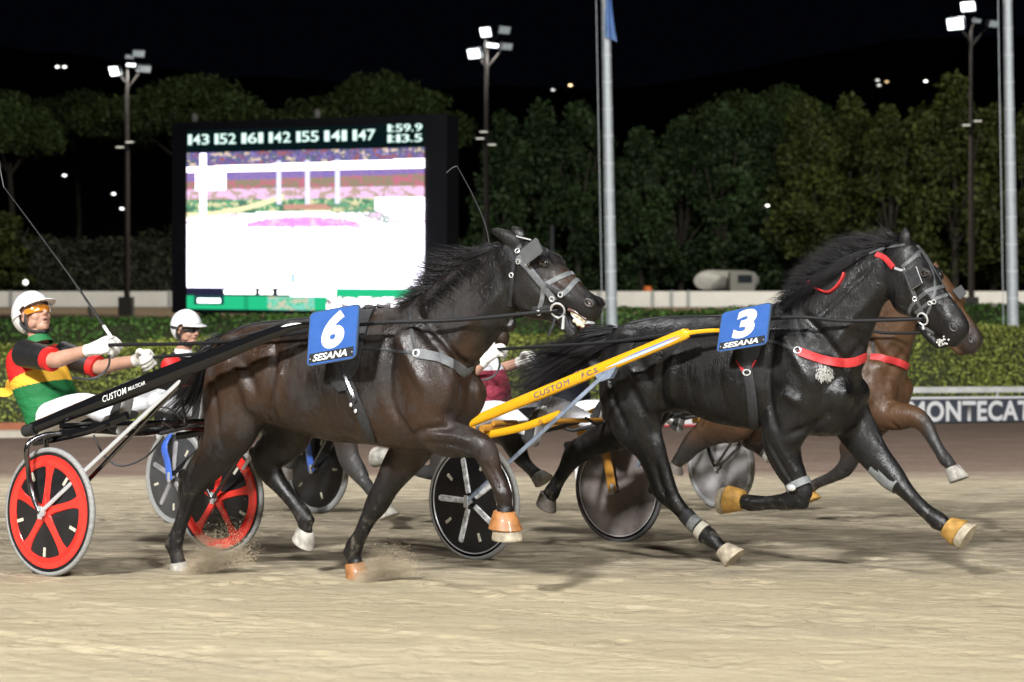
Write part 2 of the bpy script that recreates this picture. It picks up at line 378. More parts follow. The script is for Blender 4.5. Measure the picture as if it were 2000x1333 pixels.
def sculpt(me, fr, carve):
    """grooves (negative) and ridges (positive) along traced lines, on both flanks, plus faint unevenness"""
    n = len(me.vertices); co = np.empty(n * 3); me.vertices.foreach_get('co', co); co = co.reshape(-1, 3)
    no = np.empty(n * 3); me.vertices.foreach_get('normal', no); no = no.reshape(-1, 3)
    d = co - np.array(fr.o); u = d @ np.array(fr.h); l = d @ np.array(fr.r); z = d[:, 2]; nl = np.abs(no @ np.array(fr.r)); off = np.zeros(n)
    for lat, amp, wid, pts in carve:
        q = [fr.loc(fr.pix(a, b, abs(lat))) for a, b in pts]; q = [(a[0], a[2]) for a in q]; q = cr(q, 4); best = np.full(n, 9.); tt = np.zeros(n)
        for i in range(len(q) - 1):
            a, b = np.array(q[i]), np.array(q[i + 1]); e = b - a; t = np.clip(((u - a[0]) * e[0] + (z - a[1]) * e[1]) / (e @ e + 1e-12), 0, 1)
            dd = np.hypot(u - a[0] - t * e[0], z - a[1] - t * e[1]); m = dd < best; best[m] = dd[m]; tt[m] = (i + t[m]) / (len(q) - 1)
        w = np.exp(-(best / wid) ** 2) * np.clip(4 * tt * 1.0 + .35, 0, 1) * np.clip(4 * (1 - tt) + .35, 0, 1) * np.clip((nl - .15) / .4, 0, 1)
        if lat: w = w * (l * lat > 0) if lat < 0 or lat > 9 else w
        off += amp * 1.35 * w
    rough = np.array([noise.noise(Vector((a * 6, b * 6, c * 6))) * .6 + noise.noise(Vector((a * 14, b * 14, c * 14))) * .4 for a, b, c in zip(u, l, z)])
    off += rough * .003 * np.clip((z - .6) / .3, .25, 1)
    co += no * off[:, None]; me.vertices.foreach_set('co', co.ravel()); me.update()
def relax(me, fr, umax):
    """melt the muscles of trunk and neck base into each other, leave legs and head crisp"""
    o = bpy.data.objects.new('tmp', me); COL.objects.link(o); vg = o.vertex_groups.new(name='w')
    for v in me.vertices:
        u, l, z = fr.loc(v.co); w = min(1, max(0, (z - .62) / .2)) * min(1, max(0, (umax - u + (z - 1.2) * .15) / .2))
        if w > 0: vg.add([v.index], w, 'REPLACE')
    m = o.modifiers.new('s', 'SMOOTH'); m.factor = .5; m.iterations = 24; m.vertex_group = 'w'
    ev = o.evaluated_get(bpy.context.evaluated_depsgraph_get()); co = np.empty(len(me.vertices) * 3); ev.data.vertices.foreach_get('co', co)
    me.vertices.foreach_set('co', co); bpy.data.objects.remove(o)
def bump_ell_m(g, fr, px, py, lat, rx, rz, rl, rot=0):
    c = fr.mir(fr.pix(px, py, lat)); a = math.radians(rot)
    U = fr.h * math.cos(a) + Vector((0, 0, math.sin(a))); V = fr.h * -math.sin(a) + Vector((0, 0, math.cos(a)))
    g.ell(c, U * rx, fr.r * rl, V * rz)
def hoof(fr, cor, sole, lat, m, parent, name='hoof', r0=.046, r1=.066, toe=.02, label=None, rim=None):
    """hoof from the coronet px to the middle of the sole px"""
    a = fr.pix(*cor, lat); b = fr.pix(*sole, lat); d = (b - a); d.normalize(); f = fr.r.cross(d); f.normalize()
    if f.dot(fr.h) < 0 and abs(f.dot(fr.h)) > .3: f = -f
    g = G(); rs = []
    for t, k in ((-.06, .86), (0, 1), (.5, 1), (.94, 1), (1, .93), (1.0, .5)):
        tt = max(0, t); r = (r0 + (r1 - r0) * tt) * k
        c = a.lerp(b, t) + f * (toe * tt)
        rs.append([c + f * (r * 1.12 * math.cos(q)) + fr.r * (r * math.sin(q)) for q in (2 * math.pi * i / 20 for i in range(20))])
    g.rings(rs); return part(name, g, m, parent, label=label)
def smoothst(x, a, b):
    t = np.clip((x - a) / (b - a), 0, 1); return t * t * (3 - 2 * t)
F6 = Fr(-2.2165, 10.575, 33)
F3 = Fr(.242, 11.43, 38)
H6 = dict(
 torso=[((430,676),(436,760),.08), ((448,650),(455,800),.20), ((490,632),(492,826),.262), ((540,626),(545,830),.28), ((600,621),(605,848),.288),
        ((660,613),(665,863),.29), ((715,604),(735,869),.285), ((765,600),(790,878),.262), ((815,605),(840,884),.24), ((862,635),(880,872),.205), ((897,690),(902,842),.14), ((908,725),(910,810),.06)],
 neck=[((770,602),(872,800),.18), ((822,576),(908,730),.15), ((868,538),(948,688),.118), ((918,507),(982,648),.096), ((958,487),(1003,618),.086), ((990,474),(1018,600),.078)],
 head=[((985,474),(985,560),.07), ((1026,472),(1003,592),.092), ((1055,481),(1022,616),.102), ((1078,496),(1045,625),.102), ((1100,518),(1070,626),.088), ((1122,541),(1092,618),.072), ((1143,562),(1114,608),.06), ((1161,580),(1137,622),.062), ((1172,597),(1154,628),.052), ((1170,612),(1163,627),.025)],
 jaw=[((1058,596),(1048,622),.06), ((1088,604),(1080,630),.052), ((1111,614),(1102,647),.045), ((1129,634),(1114,659),.04), ((1132,648),(1122,660),.02)],
 rh=[(482,668,.10,.15,.12), (468,725,.135,.195,.135), (458,795,.15,.195,.13), (447,842,.15,.16,.105), (423,886,.145,.108,.075), (400,916,.14,.093,.062), (378,950,.135,.07,.052), (365,990,.13,.043,.04), (351,1030,.13,.039,.036), (341,1062,.13,.049,.043), (345,1085,.13,.038,.036), (351,1108,.13,.045,.045)],
 lh=[(500,690,-.10,.15,.12), (530,770,-.14,.19,.13), (565,830,-.15,.155,.11), (548,868,-.14,.115,.08), (518,894,-.13,.088,.058), (528,922,-.13,.07,.05), (553,955,-.13,.046,.042), (577,985,-.13,.042,.038), (593,1009,-.13,.048,.042), (597,1030,-.13,.038,.036), (594,1042,-.13,.045,.045)],
 rf=[(800,650,.14,.12,.09), (835,735,.165,.16,.10), (838,812,.165,.135,.095), (866,852,.155,.10,.08), (905,862,.15,.078,.064), (940,872,.145,.062,.055), (953,893,.14,.058,.05), (964,925,.14,.042,.04), (976,950,.14,.04,.036), (983,968,.14,.045,.042), (986,986,.14,.036,.035), (987,1002,.14,.044,.045)],
 lf=[(850,740,-.15,.15,.10), (830,820,-.14,.13,.09), (802,878,-.13,.112,.078), (776,915,-.13,.092,.066), (755,950,-.12,.07,.056), (736,985,-.12,.064,.053), (720,1012,-.12,.045,.042), (704,1045,-.12,.039,.037), (690,1074,-.12,.049,.044), (692,1096,-.12,.037,.036), (696,1106,-.12,.045,.045)],
 bumps=[(812,735,.13,.11,.22,.125,-62), (800,805,.16,.14,.10,.085,20), (520,765,.15,.13,.14,.12,0), (465,690,.13,.16,.12,.10,10), (872,778,.10,.10,.13,.085,0), (1028,578,.055,.085,.095,.045,0), (1064,512,.068,.055,.032,.02,-30), (1085,545,.05,.11,.018,.03,-32), (990,632,.0,.055,.05,.05,0), (1152,592,.035,.045,.035,.03,-35), (880,620,.07,.17,.07,.05,38)],
 ears=[((1014,478,.05),(953,446,.06),0), ((1020,470,-.05),(996,441,-.055),0)])
H3 = dict(
 torso=[((1186,674),(1192,745),.08), ((1206,645),(1212,790),.20), ((1245,624),(1250,812),.262), ((1290,618),(1297,806),.283), ((1345,618),(1352,806),.288), ((1400,615),(1408,827),.29), ((1460,604),(1470,838),.285),
        ((1515,597),(1535,846),.262), ((1560,602),(1584,852),.24), ((1610,635),(1636,852),.205), ((1655,685),(1666,832),.14), ((1672,715),(1676,795),.06)],
 neck=[((1530,602),(1655,795),.185), ((1562,570),(1684,715),.16), ((1602,537),(1697,664),.132), ((1646,510),(1710,630),.11), ((1690,489),(1720,602),.092), ((1730,476),(1735,585),.08)],
 head=[((1742,470),(1728,560),.07), ((1780,470),(1742,590),.092), ((1801,492),(1754,610),.102), ((1815,512),(1770,617),.102), ((1828,538),(1790,624),.088), ((1844,563),(1808,638),.072), ((1862,587),(1826,653),.062), ((1879,609),(1842,669),.064), ((1891,635),(1855,678),.058), ((1889,657),(1869,679),.034)],
 jaw=[((1800,622),(1792,640),.05), ((1824,650),(1814,668),.045), ((1842,668),(1832,682),.036), ((1852,673),(1847,681),.015)],
 rh=[(1258,662,.10,.15,.12), (1240,715,.135,.20,.135), (1233,778,.15,.205,.13), (1247,832,.15,.165,.108), (1271,880,.145,.098,.07), (1286,922,.14,.082,.056), (1298,956,.135,.078,.053), (1320,985,.13,.05,.043), (1350,1017,.13,.041,.038), (1383,1047,.13,.05,.044), (1403,1066,.13,.038,.036), (1412,1074,.13,.044,.044)],
 lh=[(1270,690,-.10,.15,.12), (1262,770,-.14,.19,.13), (1235,822,-.15,.15,.11), (1190,848,-.14,.105,.075), (1150,870,-.13,.08,.056), (1124,886,-.13,.075,.052), (1104,917,-.13,.046,.042), (1088,943,-.13,.042,.04), (1078,962,-.13,.05,.045), (1070,975,-.13,.045,.042)],
 rf=[(1545,665,.14,.12,.09), (1562,750,.165,.155,.10), (1535,830,.165,.135,.095), (1528,870,.155,.11,.082), (1540,910,.15,.085,.066), (1556,943,.145,.066,.056), (1561,968,.14,.063,.054), (1540,979,.14,.05,.046), (1505,982,.14,.038,.036), (1478,983,.14,.043,.04), (1460,981,.14,.042,.042), (1447,978,.14,.04,.04)],
 lf=[(1625,740,-.14,.15,.10), (1652,800,-.14,.13,.09), (1682,852,-.13,.11,.078), (1712,896,-.13,.086,.064), (1742,930,-.13,.07,.057), (1772,962,-.12,.044,.042), (1804,995,-.12,.039,.037), (1834,1018,-.12,.047,.043), (1850,1030,-.12,.037,.036), (1858,1036,-.12,.042,.042)],
 bumps=[(1582,735,.13,.11,.22,.125,-62), (1560,805,.16,.14,.10,.085,20), (1292,762,.15,.12,.14,.115,0), (1236,690,.13,.16,.12,.10,10), (1632,775,.10,.10,.13,.085,0), (1768,578,.055,.085,.095,.045,0), (1810,535,.066,.055,.032,.02,-50), (1822,575,.05,.11,.018,.03,-50), (1862,633,.035,.045,.035,.03,-50), (1650,580,.07,.17,.07,.05,30)],
 ears=[((1768,480,.05),(1768,439,.045),0), ((1742,476,-.045),(1728,439,-.05),0)])
H6['knobs'] = [(358,926,.14,.028,.045,.026,-55), (329,1066,.13,.022,.028,.026,0), (677,1079,-.12,.022,.026,.026,0), (736,983,-.12,.062,.058,.05,0), (954,884,.14,.050,.055,.045,0), (974,972,.14,.024,.03,.028,0), (494,884,-.13,.03,.04,.028,30), (606,1016,-.13,.026,.03,.028,0), (404,918,.14,.07,.085,.052,20)]
H3['knobs'] = [(1275,952,.135,.032,.05,.028,-30), (1372,1054,.13,.028,.026,.030,0), (1112,872,-.13,.05,.034,.03,-30), (1568,960,.14,.06,.062,.052,0), (1566,984,.14,.045,.035,.042,0), (1464,992,.14,.032,.022,.03,0), (1744,928,-.13,.058,.062,.052,0), (1826,1026,-.12,.028,.026,.03,0), (1296,948,.135,.07,.085,.05,25)]
H6['carve'] = [(.2,-.020,.026,[(796,612),(838,655),(874,706),(893,765),(884,815)]), (.22,-.016,.028,[(768,650),(764,725),(772,795),(800,850)]), (.2,-.014,.02,[(800,852),(845,838),(888,834)]), (.2,.014,.034,[(778,640),(815,705),(848,765)]),
 (.2,.012,.03,[(860,668),(884,722),(880,790)]), (.22,-.018,.026,[(520,822),(534,780),(548,722),(540,676)]), (.22,.012,.03,[(556,830),(560,770),(566,715)]), (.2,-.012,.024,[(428,720),(442,790),(440,850)]), (.2,.014,.035,[(470,700),(500,760),(500,810)]),
 (.2,-.012,.03,[(460,690),(500,720),(520,770)]), (.1,-.014,.022,[(1000,606),(955,660),(905,716)]), (.1,.010,.03,[(985,560),(930,620),(880,680)]), (.1,-.007,.02,[(975,520),(920,570),(860,625)]), (.08,.006,.012,[(1062,553),(1090,572),(1115,590)]), (.08,-.006,.014,[(1040,540),(1062,575),(1070,600)]), (.08,-.006,.02,[(1100,535),(1120,560),(1138,578)]), (.08,.005,.014,[(1020,600),(1042,610),(1062,606)]),
 (.15,-.007,.012,[(846,862),(890,866),(930,878)]), (.15,.006,.014,[(850,842),(895,848),(935,862)]), (.15,-.006,.009,[(958,905),(970,930),(980,955)]), (.15,-.012,.02,[(398,880),(385,915),(372,945)]), (.15,-.008,.012,[(372,960),(360,1000),(348,1040)]), (-.13,-.008,.012,[(770,915),(740,960),(715,1005)])] + [
 (.25,-.0022,.013,[(x, 720),(x + 4, 770),(x + 12, 830)]) for x in (604, 634, 664, 700)]
H3['carve'] = [(.2,-.020,.026,[(1556,612),(1600,658),(1640,712),(1660,770),(1650,820)]), (.22,-.016,.028,[(1512,660),(1506,735),(1512,800),(1530,850)]), (.2,.014,.034,[(1530,645),(1568,705),(1602,765)]), (.2,.016,.03,[(1520,780),(1548,770),(1575,790)]), (.2,-.014,.022,[(1545,850),(1590,830),(1620,800)]),
 (.2,.012,.03,[(1622,672),(1648,725),(1642,790)]), (.22,-.020,.026,[(1292,800),(1298,755),(1304,700)]), (.22,.012,.03,[(1318,790),(1322,740),(1326,690)]), (.2,-.014,.024,[(1200,720),(1215,780),(1235,835)]), (.2,.014,.035,[(1240,705),(1268,760),(1275,810)]), (.2,-.012,.022,[(1250,760),(1270,815),(1282,860)]),
 (.2,-.012,.03,[(1232,690),(1270,715),(1292,760)]), (.1,-.014,.022,[(1722,612),(1690,660),(1650,716)]), (.1,.010,.03,[(1712,560),(1672,622),(1630,680)]), (.1,-.008,.02,[(1700,520),(1655,570),(1600,625)]), (.08,.006,.012,[(1805,568),(1822,592),(1836,618)]), (.08,-.006,.014,[(1780,540),(1790,580),(1790,608)]), (.08,-.006,.018,[(1828,560),(1846,590),(1860,612)]), (.08,.005,.014,[(1752,600),(1774,610),(1790,604)]),
 (.15,-.009,.013,[(1520,865),(1538,905),(1556,940)]), (.15,.007,.014,[(1535,860),(1552,900),(1566,930)]), (.15,-.009,.013,[(1505,870),(1525,912),(1545,945)]), (.15,-.007,.010,[(1530,984),(1500,988),(1474,988)]), (.15,-.012,.02,[(1288,900),(1296,940),(1308,970)]), (.15,-.009,.012,[(1300,985),(1335,1012),(1365,1036)]), (.14,-.009,.014,[(1672,850),(1702,892),(1728,924)]), (.13,-.009,.012,[(1752,948),(1790,988),(1825,1018)])] + [
 (.25,-.0022,.013,[(x, 715),(x + 4, 760),(x + 10, 806)]) for x in (1350, 1380, 1412)]
def tint6(u, l, z):
    leg = 1 - smoothst(z, .45, .80)
    n = np.array([noise.noise(Vector((a * 2.1, b * 2.1, c * 2.1))) for a, b, c in zip(u, l, z)])
    br = smoothst(n, -.10, .40) * .7 * (1 - leg)
    br = np.maximum(br, .55 * np.exp(-((u - 1.55) / .35) ** 2 - ((z - .88) / .16) ** 2))
    hd = smoothst(u, 2.42, 2.58) * smoothst(z, 1.22, 1.34); leg = np.maximum(leg, hd * .85); br *= (1 - hd)
    br = np.maximum(br, .95 * np.exp(-((u - 3.0) / .085) ** 2 - ((z - 1.735) / .06) ** 2)); leg *= 1 - .9 * np.exp(-((u - 3.0) / .10) ** 2 - ((z - 1.735) / .07) ** 2)
    br = np.maximum(br, .0 * np.exp(-((u - 2.98) / .12) ** 2 - ((z - 1.46) / .10) ** 2))
    return leg, br, np.clip(1 - leg * .6, 0, 1)
def tint3(u, l, z):
    leg = 1 - smoothst(z, .4, .7); br = np.zeros_like(u)
    return leg * .7, br, np.clip(1 - leg * .4, 0, 1)
M6 = coat_mat('dark_bay_coat', (.0085, .0060, .0052), (.042, .0205, .0105), (.0075, .007, .007), .5, rough=.33, gray=.5)
M3 = coat_mat('black_coat', (.0050, .0047, .0048), (.02, .014, .01), (.0045, .0045, .0045), .5, rough=.31, gray=.22)
T6 = thing('horse', F6.p(1.3, 0, 0), 'dark bay horse in blinkers with mouth open and ears pinned back, wearing number 6', 'horse', 'trotting race horses')
me = horse_mesh('body', F6, H6, tint6); B6 = bvh_of(me); o6 = link('body', me, M6, T6)
T3 = thing('horse', F3.p(1.3, 0, 0), 'glossy black horse wearing number 3 with red breast strap and one white hind foot', 'horse', 'trotting race horses')
me = horse_mesh('body', F3, H3, tint3); B3 = bvh_of(me); o3 = link('body', me, M3, T3)
# ---------------------------------------------------------------- lettering
def text2d(s, bold=.03, shear=0, space=1.0):
    """flat lettering as a mesh: vertices scaled so that the text fills 0..1 x 0..1; returns (verts, faces, width/height)"""
    c = bpy.data.curves.new('t', 'FONT'); c.body = s; c.size = 1; c.offset = bold; c.shear = shear; c.space_character = space; c.resolution_u = 5; c.fill_mode = 'FRONT'
    o = bpy.data.objects.new('t', c); COL.objects.link(o)
    me = bpy.data.meshes.new_from_object(o.evaluated_get(bpy.context.evaluated_depsgraph_get()))
    v = np.array([(p.co.x, p.co.y) for p in me.vertices]); f = [tuple(p.vertices) for p in me.polygons]
    bpy.data.objects.remove(o); bpy.data.curves.remove(c); bpy.data.meshes.remove(me)
    a, b = v.min(0), v.max(0); return (v - a) / (b - a), f, (b - a)[0] / (b - a)[1]
def letters(g, s, fn, x0, y0, x1, y1, **k):
    """letters on a surface fn(x, y) -> point, filling the box x0..x1, y0..y1"""
    v, f, _ = text2d(s, **k); g.add([fn(x0 + (x1 - x0) * p[0], y0 + (y1 - y0) * p[1]) for p in v], f)
# ---------------------------------------------------------------- sulkies
m_tyre = mat('grey_tyre_rubber', (.25, .25, .24), .7, var=.25, bump=.3, scale=60)
m_tyre_d = mat('dark_tyre_rubber', (.06, .06, .06), .6, var=.3, bump=.3, scale=60)
m_red = mat('red_gloss_plastic', (.75, .035, .025), .22, coat=.5, var=.10, scale=14)
m_blackp = mat('black_gloss_paint', (.006, .006, .007), .10, coat=.25, spec=.35)
m_blackd = mat('black_wheel_disc', (.012, .012, .014), .32, var=.5, scale=8, bump=.05)
m_steel = mat('brushed_steel', (.58, .59, .60), .34, metal=.45, spec=.7)
m_dsteel = mat('dark_chrome', (.16, .16, .17), .2, metal=1, var=.2, scale=30)
m_white = mat('white_paint', (.72, .72, .70), .4, var=.08, scale=20)
m_yel = mat('yellow_gloss_paint', (.70, .36, .012), .28, coat=.5, var=.06, scale=9)
m_blue = mat('blue_paint', (.05, .13, .52), .35, coat=.3, var=.1, scale=10)
m_gold = mat('amber_paint', (.42, .20, .03), .35, coat=.3, var=.1, scale=10)
m_rub = mat('black_rubber', (.02, .02, .02), .6, var=.3, scale=30)
m_grdk = mat('dim_grey_disc', (.05, .05, .052), .35, var=.4, scale=5)
m_grd = mat('grey_disc', (.26, .25, .25), .38, var=.45, scale=5, spec=.4)
m_smoke = mat('smoked_disc', (.17, .145, .135), .35, var=.6, scale=5, spec=.5)
m_refl = mat('pale_reflector', (.55, .52, .42), .4)
R_W = .362
def wheel(parent, c, ax, style, spin=0):
    """wheel with tyre, rim, disc or spokes; ax = outward axle direction"""
    c = Vector(c); ax = Vector(ax).normalized(); up = Vector((0, 0, 1)); fw = ax.cross(up).normalized(); up = fw.cross(ax)
    def pt(a, r, o=0): return c + fw * (r * math.cos(a)) + up * (r * math.sin(a)) + ax * o
    N = 72; A = [2 * math.pi * i / N for i in range(N)]
    g = G(); g.tube([pt(a, R_W - .017) for a in A], .0165, 10, closed=True, side=ax, flat=1.05)
    tm, rm, dm = dict(red=(m_tyre, m_red, m_blackd), five=(m_tyre, m_dsteel, m_blackd), smoke=(m_tyre_d, m_dsteel, m_smoke),
                      grey=(m_tyre, m_steel, m_grd), white=(m_white, m_white, m_blackd), dark=(m_tyre, m_steel, m_blackd), blue=(m_tyre, m_tyre, m_grdk))[style]
    w = thing_part('wheel', parent, c)
    part('tyre', g, tm, w)
    g = G(); prof = [(.334, -.016), (.338, .0), (.334, .016), (.318, .013), (.314, .0), (.318, -.013)]
    g.rings([[pt(a, r, o) for a in A] for r, o in prof], cap=False, closed=True); part('rim', g, m_blackd if style == 'red' else rm, w)
    # the closed lens-shaped disc
    g = G(); g.rings([[pt(a, r, o) for a in A] for r, o in ((.318, .006), (.25, .016), (.10, .026), (.03, .03), (.03, -.03), (.10, -.026), (.25, -.016), (.318, -.006))], cap=True); part('disc', g, dm, w)
    def lens(r): return .006 + (.318 - r) / .288 * .026
    sp = [spin + 2 * math.pi * k / 5 for k in range(5)]
    for sd in (1, -1):
        if style == 'red':
            g = G()
            g.rings([[pt(a, r, sd * o) for a in A] for r, o in ((.318, .009), (.316, .015), (.262, .024), (.256, .019), (.258, .010))], cap=False)
            for a in sp:
                g2 = []
                for r, hw in ((.03, .030), (.08, .023), (.16, .022), (.21, .026), (.245, .036), (.264, .058)):
                    d = pt(a, 1) - c; t = ax.cross(d).normalized(); o = sd * (lens(r) + .003); p = pt(a, r)
                    g2.append([p + t * hw + ax * (o - sd * .004), p + t * hw * .8 + ax * (o + sd * .006), p - t * hw * .8 + ax * (o + sd * .006), p - t * hw + ax * (o - sd * .004)])
                g.rings(g2)
            g.ell(c + ax * sd * .030, fw * .042, up * .042, ax * .012)
            part('spoke_ring', g, m_red, w, auto=50)
        if style in ('five', 'blue', 'white'):
            for a in sp:
                g = G(); g2 = []
                for r, hw in ((.05, .018), (.10, .019), (.20, .022), (.255, .023), (.268, .014)):
                    d = pt(a, 1) - c; t = ax.cross(d).normalized(); o = sd * (lens(r) + .003); p = pt(a, r)
                    g2.append([p + t * hw + ax * (o - sd * .004), p + t * hw * .7 + ax * (o + sd * .008), p - t * hw * .7 + ax * (o + sd * .008), p - t * hw + ax * (o - sd * .004)])
                g.rings(g2); part('spoke', g, m_wspoke if style != 'blue' else m_grd, w)
        if style in ('smoke', 'grey', 'five', 'dark', 'white'):
            g = G(); g.tube([pt(a, .318, sd * .012) for a in A], .0045, 6, closed=True)
            part('rim_line', g, m_steel, w)
        if style in ('red', 'five', 'dark', 'blue'):
            for k in range(5):
                a = sp[k] + math.pi / 5; p = pt(a, .225, sd * (lens(.225) + .004)); d = (pt(a, 1) - c).normalized(); t = ax.cross(d)
                g = G(); g.box(p, d * .026, t * .009, ax * .003); part('reflector', g, m_refl, w)
    g = G(); g.tube([c - ax * .062, c + ax * .062], .016, 12); g.tube([c + ax * .05, c + ax * .064], .026, 14); g.tube([c - ax * .05, c - ax * .064], .026, 14)
    part('hub', g, m_steel, w)
    return w
m_wspoke = mat('worn_white_spoke', (.62, .63, .64), .45, var=.75, scale=26)
def thing_part(name, parent, loc):
    o = bpy.data.objects.new(name, None); COL.objects.link(o); o.empty_display_size = .1; o.parent = parent
    WORLD[o.name] = Vector(loc); o.location = Vector(loc) - WORLD[parent.name]; return o
SHAFT = {}
def sulky(label, xa, ya, Ya, xb, yb, Yb, col, styles, shaft, tubes, spins=(1.57, 1.57), strut_m=None, fork_m=None, cross_m=None, group='racing sulkies', fsides=(1, -1), ssides=(1, -1), fw=1.0):
    """two-wheeled racing cart. near wheel centre px (xa, ya) at depth Ya, far wheel likewise; shaft: local points (u, lat, z, r)"""
    A = Vector(((xa - CX) / F * Ya, Ya, 0)); B = Vector(((xb - CX) / F * Yb, Yb, 0)); A.z = gz(Ya) + R_W; B.z = gz(Yb) + R_W
    ax = (A - B).normalized(); mid = (A + B) / 2
    t = thing('racing_sulky', (mid.x, mid.y, gz(mid.y)), label, 'sulky', group)
    fr = Fr(mid.x, mid.y, math.degrees(math.atan2(-ax.x, -ax.y)))
    wheel(t, A, ax, styles[0], spins[0]); wheel(t, B, ax, styles[1], spins[1])
    half = (A - B).length / 2; fork_m = fork_m or col; cross_m = cross_m or fork_m; strut_m = strut_m or fork_m
    def P(u, l, z): return mid.copy() + fr.h * u + ax * l + Vector((0, 0, z - R_W))
    for sd, C in ((1, A), (-1, B)):
        q = cr([(u, sd * l, z, r) for u, l, z, r in shaft], 6); pts = [P(*p[:3]) for p in q]
        g = G(); g.tube(pts, [p[3] for p in q], 14, side=fr.r, flat=.62); o = part('shaft', g, col, t)
        if sd == 1: SHAFT[t.name] = (pts, [p[3] for p in q])
        # lower rail at the back of the shaft
        g = G(); s0 = shaft[0]
        g.tube([P(*p) for p in cr([(s0[0] + .02, sd * s0[1], s0[2] - .075), (s0[0] + .20, sd * s0[1], s0[2] - .045), (s0[0] + .48, sd * (s0[1] - .01), s0[2] + .02), (s0[0] + .75, sd * (s0[1] - .03), s0[2] + .115)], 5)], .024, 10, side=fr.r, flat=.6)
        part('lower_rail', g, col, t)
        g = G(); g.tube([P(s0[0] + .03, sd * s0[1], s0[2] + .0), P(s0[0] - .05, sd * s0[1], s0[2] - .015), P(s0[0] - .06, sd * s0[1], s0[2] - .016)], [.036, .036, .022], 12); part('end_cap', g, m_rub, t)
        for k in (1, -1):                                   # fork blades and struts inside and outside the wheel
            o_ = half * sd + k * sd * .068
            if k in fsides: g = G(); g.tube([P(*p) for p in cr([(-.02, half * sd - sd * .12, .80), (-.075, half * sd - sd * .03 + k * sd * .02, .785), (-.105, o_, .73), (-.10, o_, .60), (-.07, o_, .47), (-.015, o_, .375), (.0, o_, R_W)], 5)], .0155, 12, side=fr.r, flat=1) if fw == 1 else g.tube([P(*p) for p in cr([(-.12, half * sd - sd * .12, .80), (-.10, half * sd - sd * .085, .74), (-.06, o_, .60), (-.025, o_, .47), (.0, o_, R_W - .02)], 5)], .036, 12, side=fr.r, flat=.22); part('fork_blade', g, fork_m, t)
            j = min(range(len(pts)), key=lambda i: abs((pts[i] - mid).dot(fr.h) - .78)); top = pts[j] - Vector((0, 0, q[j][3] + .012))
            if k in ssides: g = G(); g.tube([P(.0, o_, R_W), P(.0, o_, R_W) * .5 + (top + ax * k * sd * .012) * .5, top + ax * k * sd * .012], .0125 if strut_m is not m_strut else .0135, 10, side=fr.r, flat=.7); part('strut', g, strut_m if k == 1 else m_dsteel, t)
            g = G(); g.box(P(.0, o_ + k * sd * .004, R_W), fr.h * .014, ax * .005, Vector((0, 0, .036))); part('axle_plate', g, m_steel, t)
        g = G(); d = (pts[j + 2] - pts[j - 2]).normalized(); nn = fr.r.cross(d)
        g.prism([top + d * .10 + nn * .02 + ax * .02, top + d * .03 - nn * .035 + ax * .02, top - d * .05 - nn * .03 + ax * .02, top - d * .06 + nn * .02 + ax * .02], ax * -.04); part('bracket', g, strut_m if strut_m is m_strut else m_dsteel, t)
    g = G(); hb = half - .10
    g.tube([P(*p) for p in cr([(-.02, hb, .80), (-.01, hb * .6, .815), (0, 0, .79), (-.01, -hb * .6, .815), (-.02, -hb, .80)], 6)], .023, 12); part('arch', g, cross_m, t)
    g = G(); g.tube([P(s0[0] + .25, s0[1], s0[2] + .03), P(s0[0] + .25, -s0[1], s0[2] + .03)], .017, 10); g.tube([P(s0[0] + .62, s0[1], s0[2] + .06), P(s0[0] + .62, -s0[1], s0[2] + .06)], .015, 10); part('crossbar', g, cross_m, t)
    g = G(); st = SEAT; rs = []
    for i, u in enumerate(np.linspace(-.17, .15, 9)):
        w = .17 - .03 * abs(i - 3) / 5; zz = st[1] + .03 * math.cos((i - 3) * .55) * -1 + (.05 if i == 0 else 0)
        rs.append(sect(P(st[0] + u, 0, zz), Vector((0, 0, .028)), ax * w, 16, 3))
    g.rings(rs); part('seat', g, m_rub, t)
    g = G(); g.tube([P(st[0], .10, st[1] - .02), P(s0[0] + .3, .16, s0[2] - .03), P(s0[0] + .62, .2, s0[2] + .05)], .013, 8); g.tube([P(st[0], -.10, st[1] - .02), P(s0[0] + .3, -.16, s0[2] - .03), P(s0[0] + .62, -.2, s0[2] + .05)], .013, 8); part('seat_rail', g, m_rub, t)
    for sd in (1, -1):                                       # foot rests
        a = FOOT[0] + .02; g = G(); l = sd * .36
        g.tube([P(a, l + sd * .10, FOOT[1] - .02), P(a, l, FOOT[1] - .06), P(a, l - sd * .09, FOOT[1] - .05), P(a - .03, l - sd * .09, FOOT[1] + .10)], .009, 8); part('foot_rest', g, m_dsteel, t)
    return t, fr, P
SEAT = (-.30, .86); FOOT = (.62, .92)
m_strut = mat('silver_blue_strut', (.30, .36, .47), .28, metal=.5, var=.3, scale=12)
# shafts traced on the two front carts
FS6 = Fr(-2.2165, 10.575, 33); FS3 = Fr(.242, 11.43, 39)
def trace(fr, pts):
    out = []
    for px, py, lat, r in pts: u, l, z = fr.loc(fr.pix(px, py, lat)); out.append((u, l, z, r))
    return out
def straight(fr, a, b, rr, tip):
    A = trace(fr, [a])[0]; B = trace(fr, [b])[0]; n = len(rr) - 1; return [tuple(A[k] + (B[k] - A[k]) * i / n for k in range(3)) + (rr[i],) for i in range(n + 1)] + trace(fr, tip)
sh6 = straight(FS6, (62,849,.58,0), (548,656,.385,0), [.034,.042,.050,.050,.042,.031], [(604,642,.36,.016),(680,650,.34,.013)])
sh3 = straight(FS3, (905,841,.58,0), (1338,661,.39,0), [.030,.034,.036,.036,.035,.034], [(1350,657,.38,.015),(1402,652,.36,.012),(1470,655,.34,.011)])
print('sh6', [[round(float(x), 2) for x in p] for p in sh6]); print('sh3', [[round(float(x), 2) for x in p] for p in sh3])
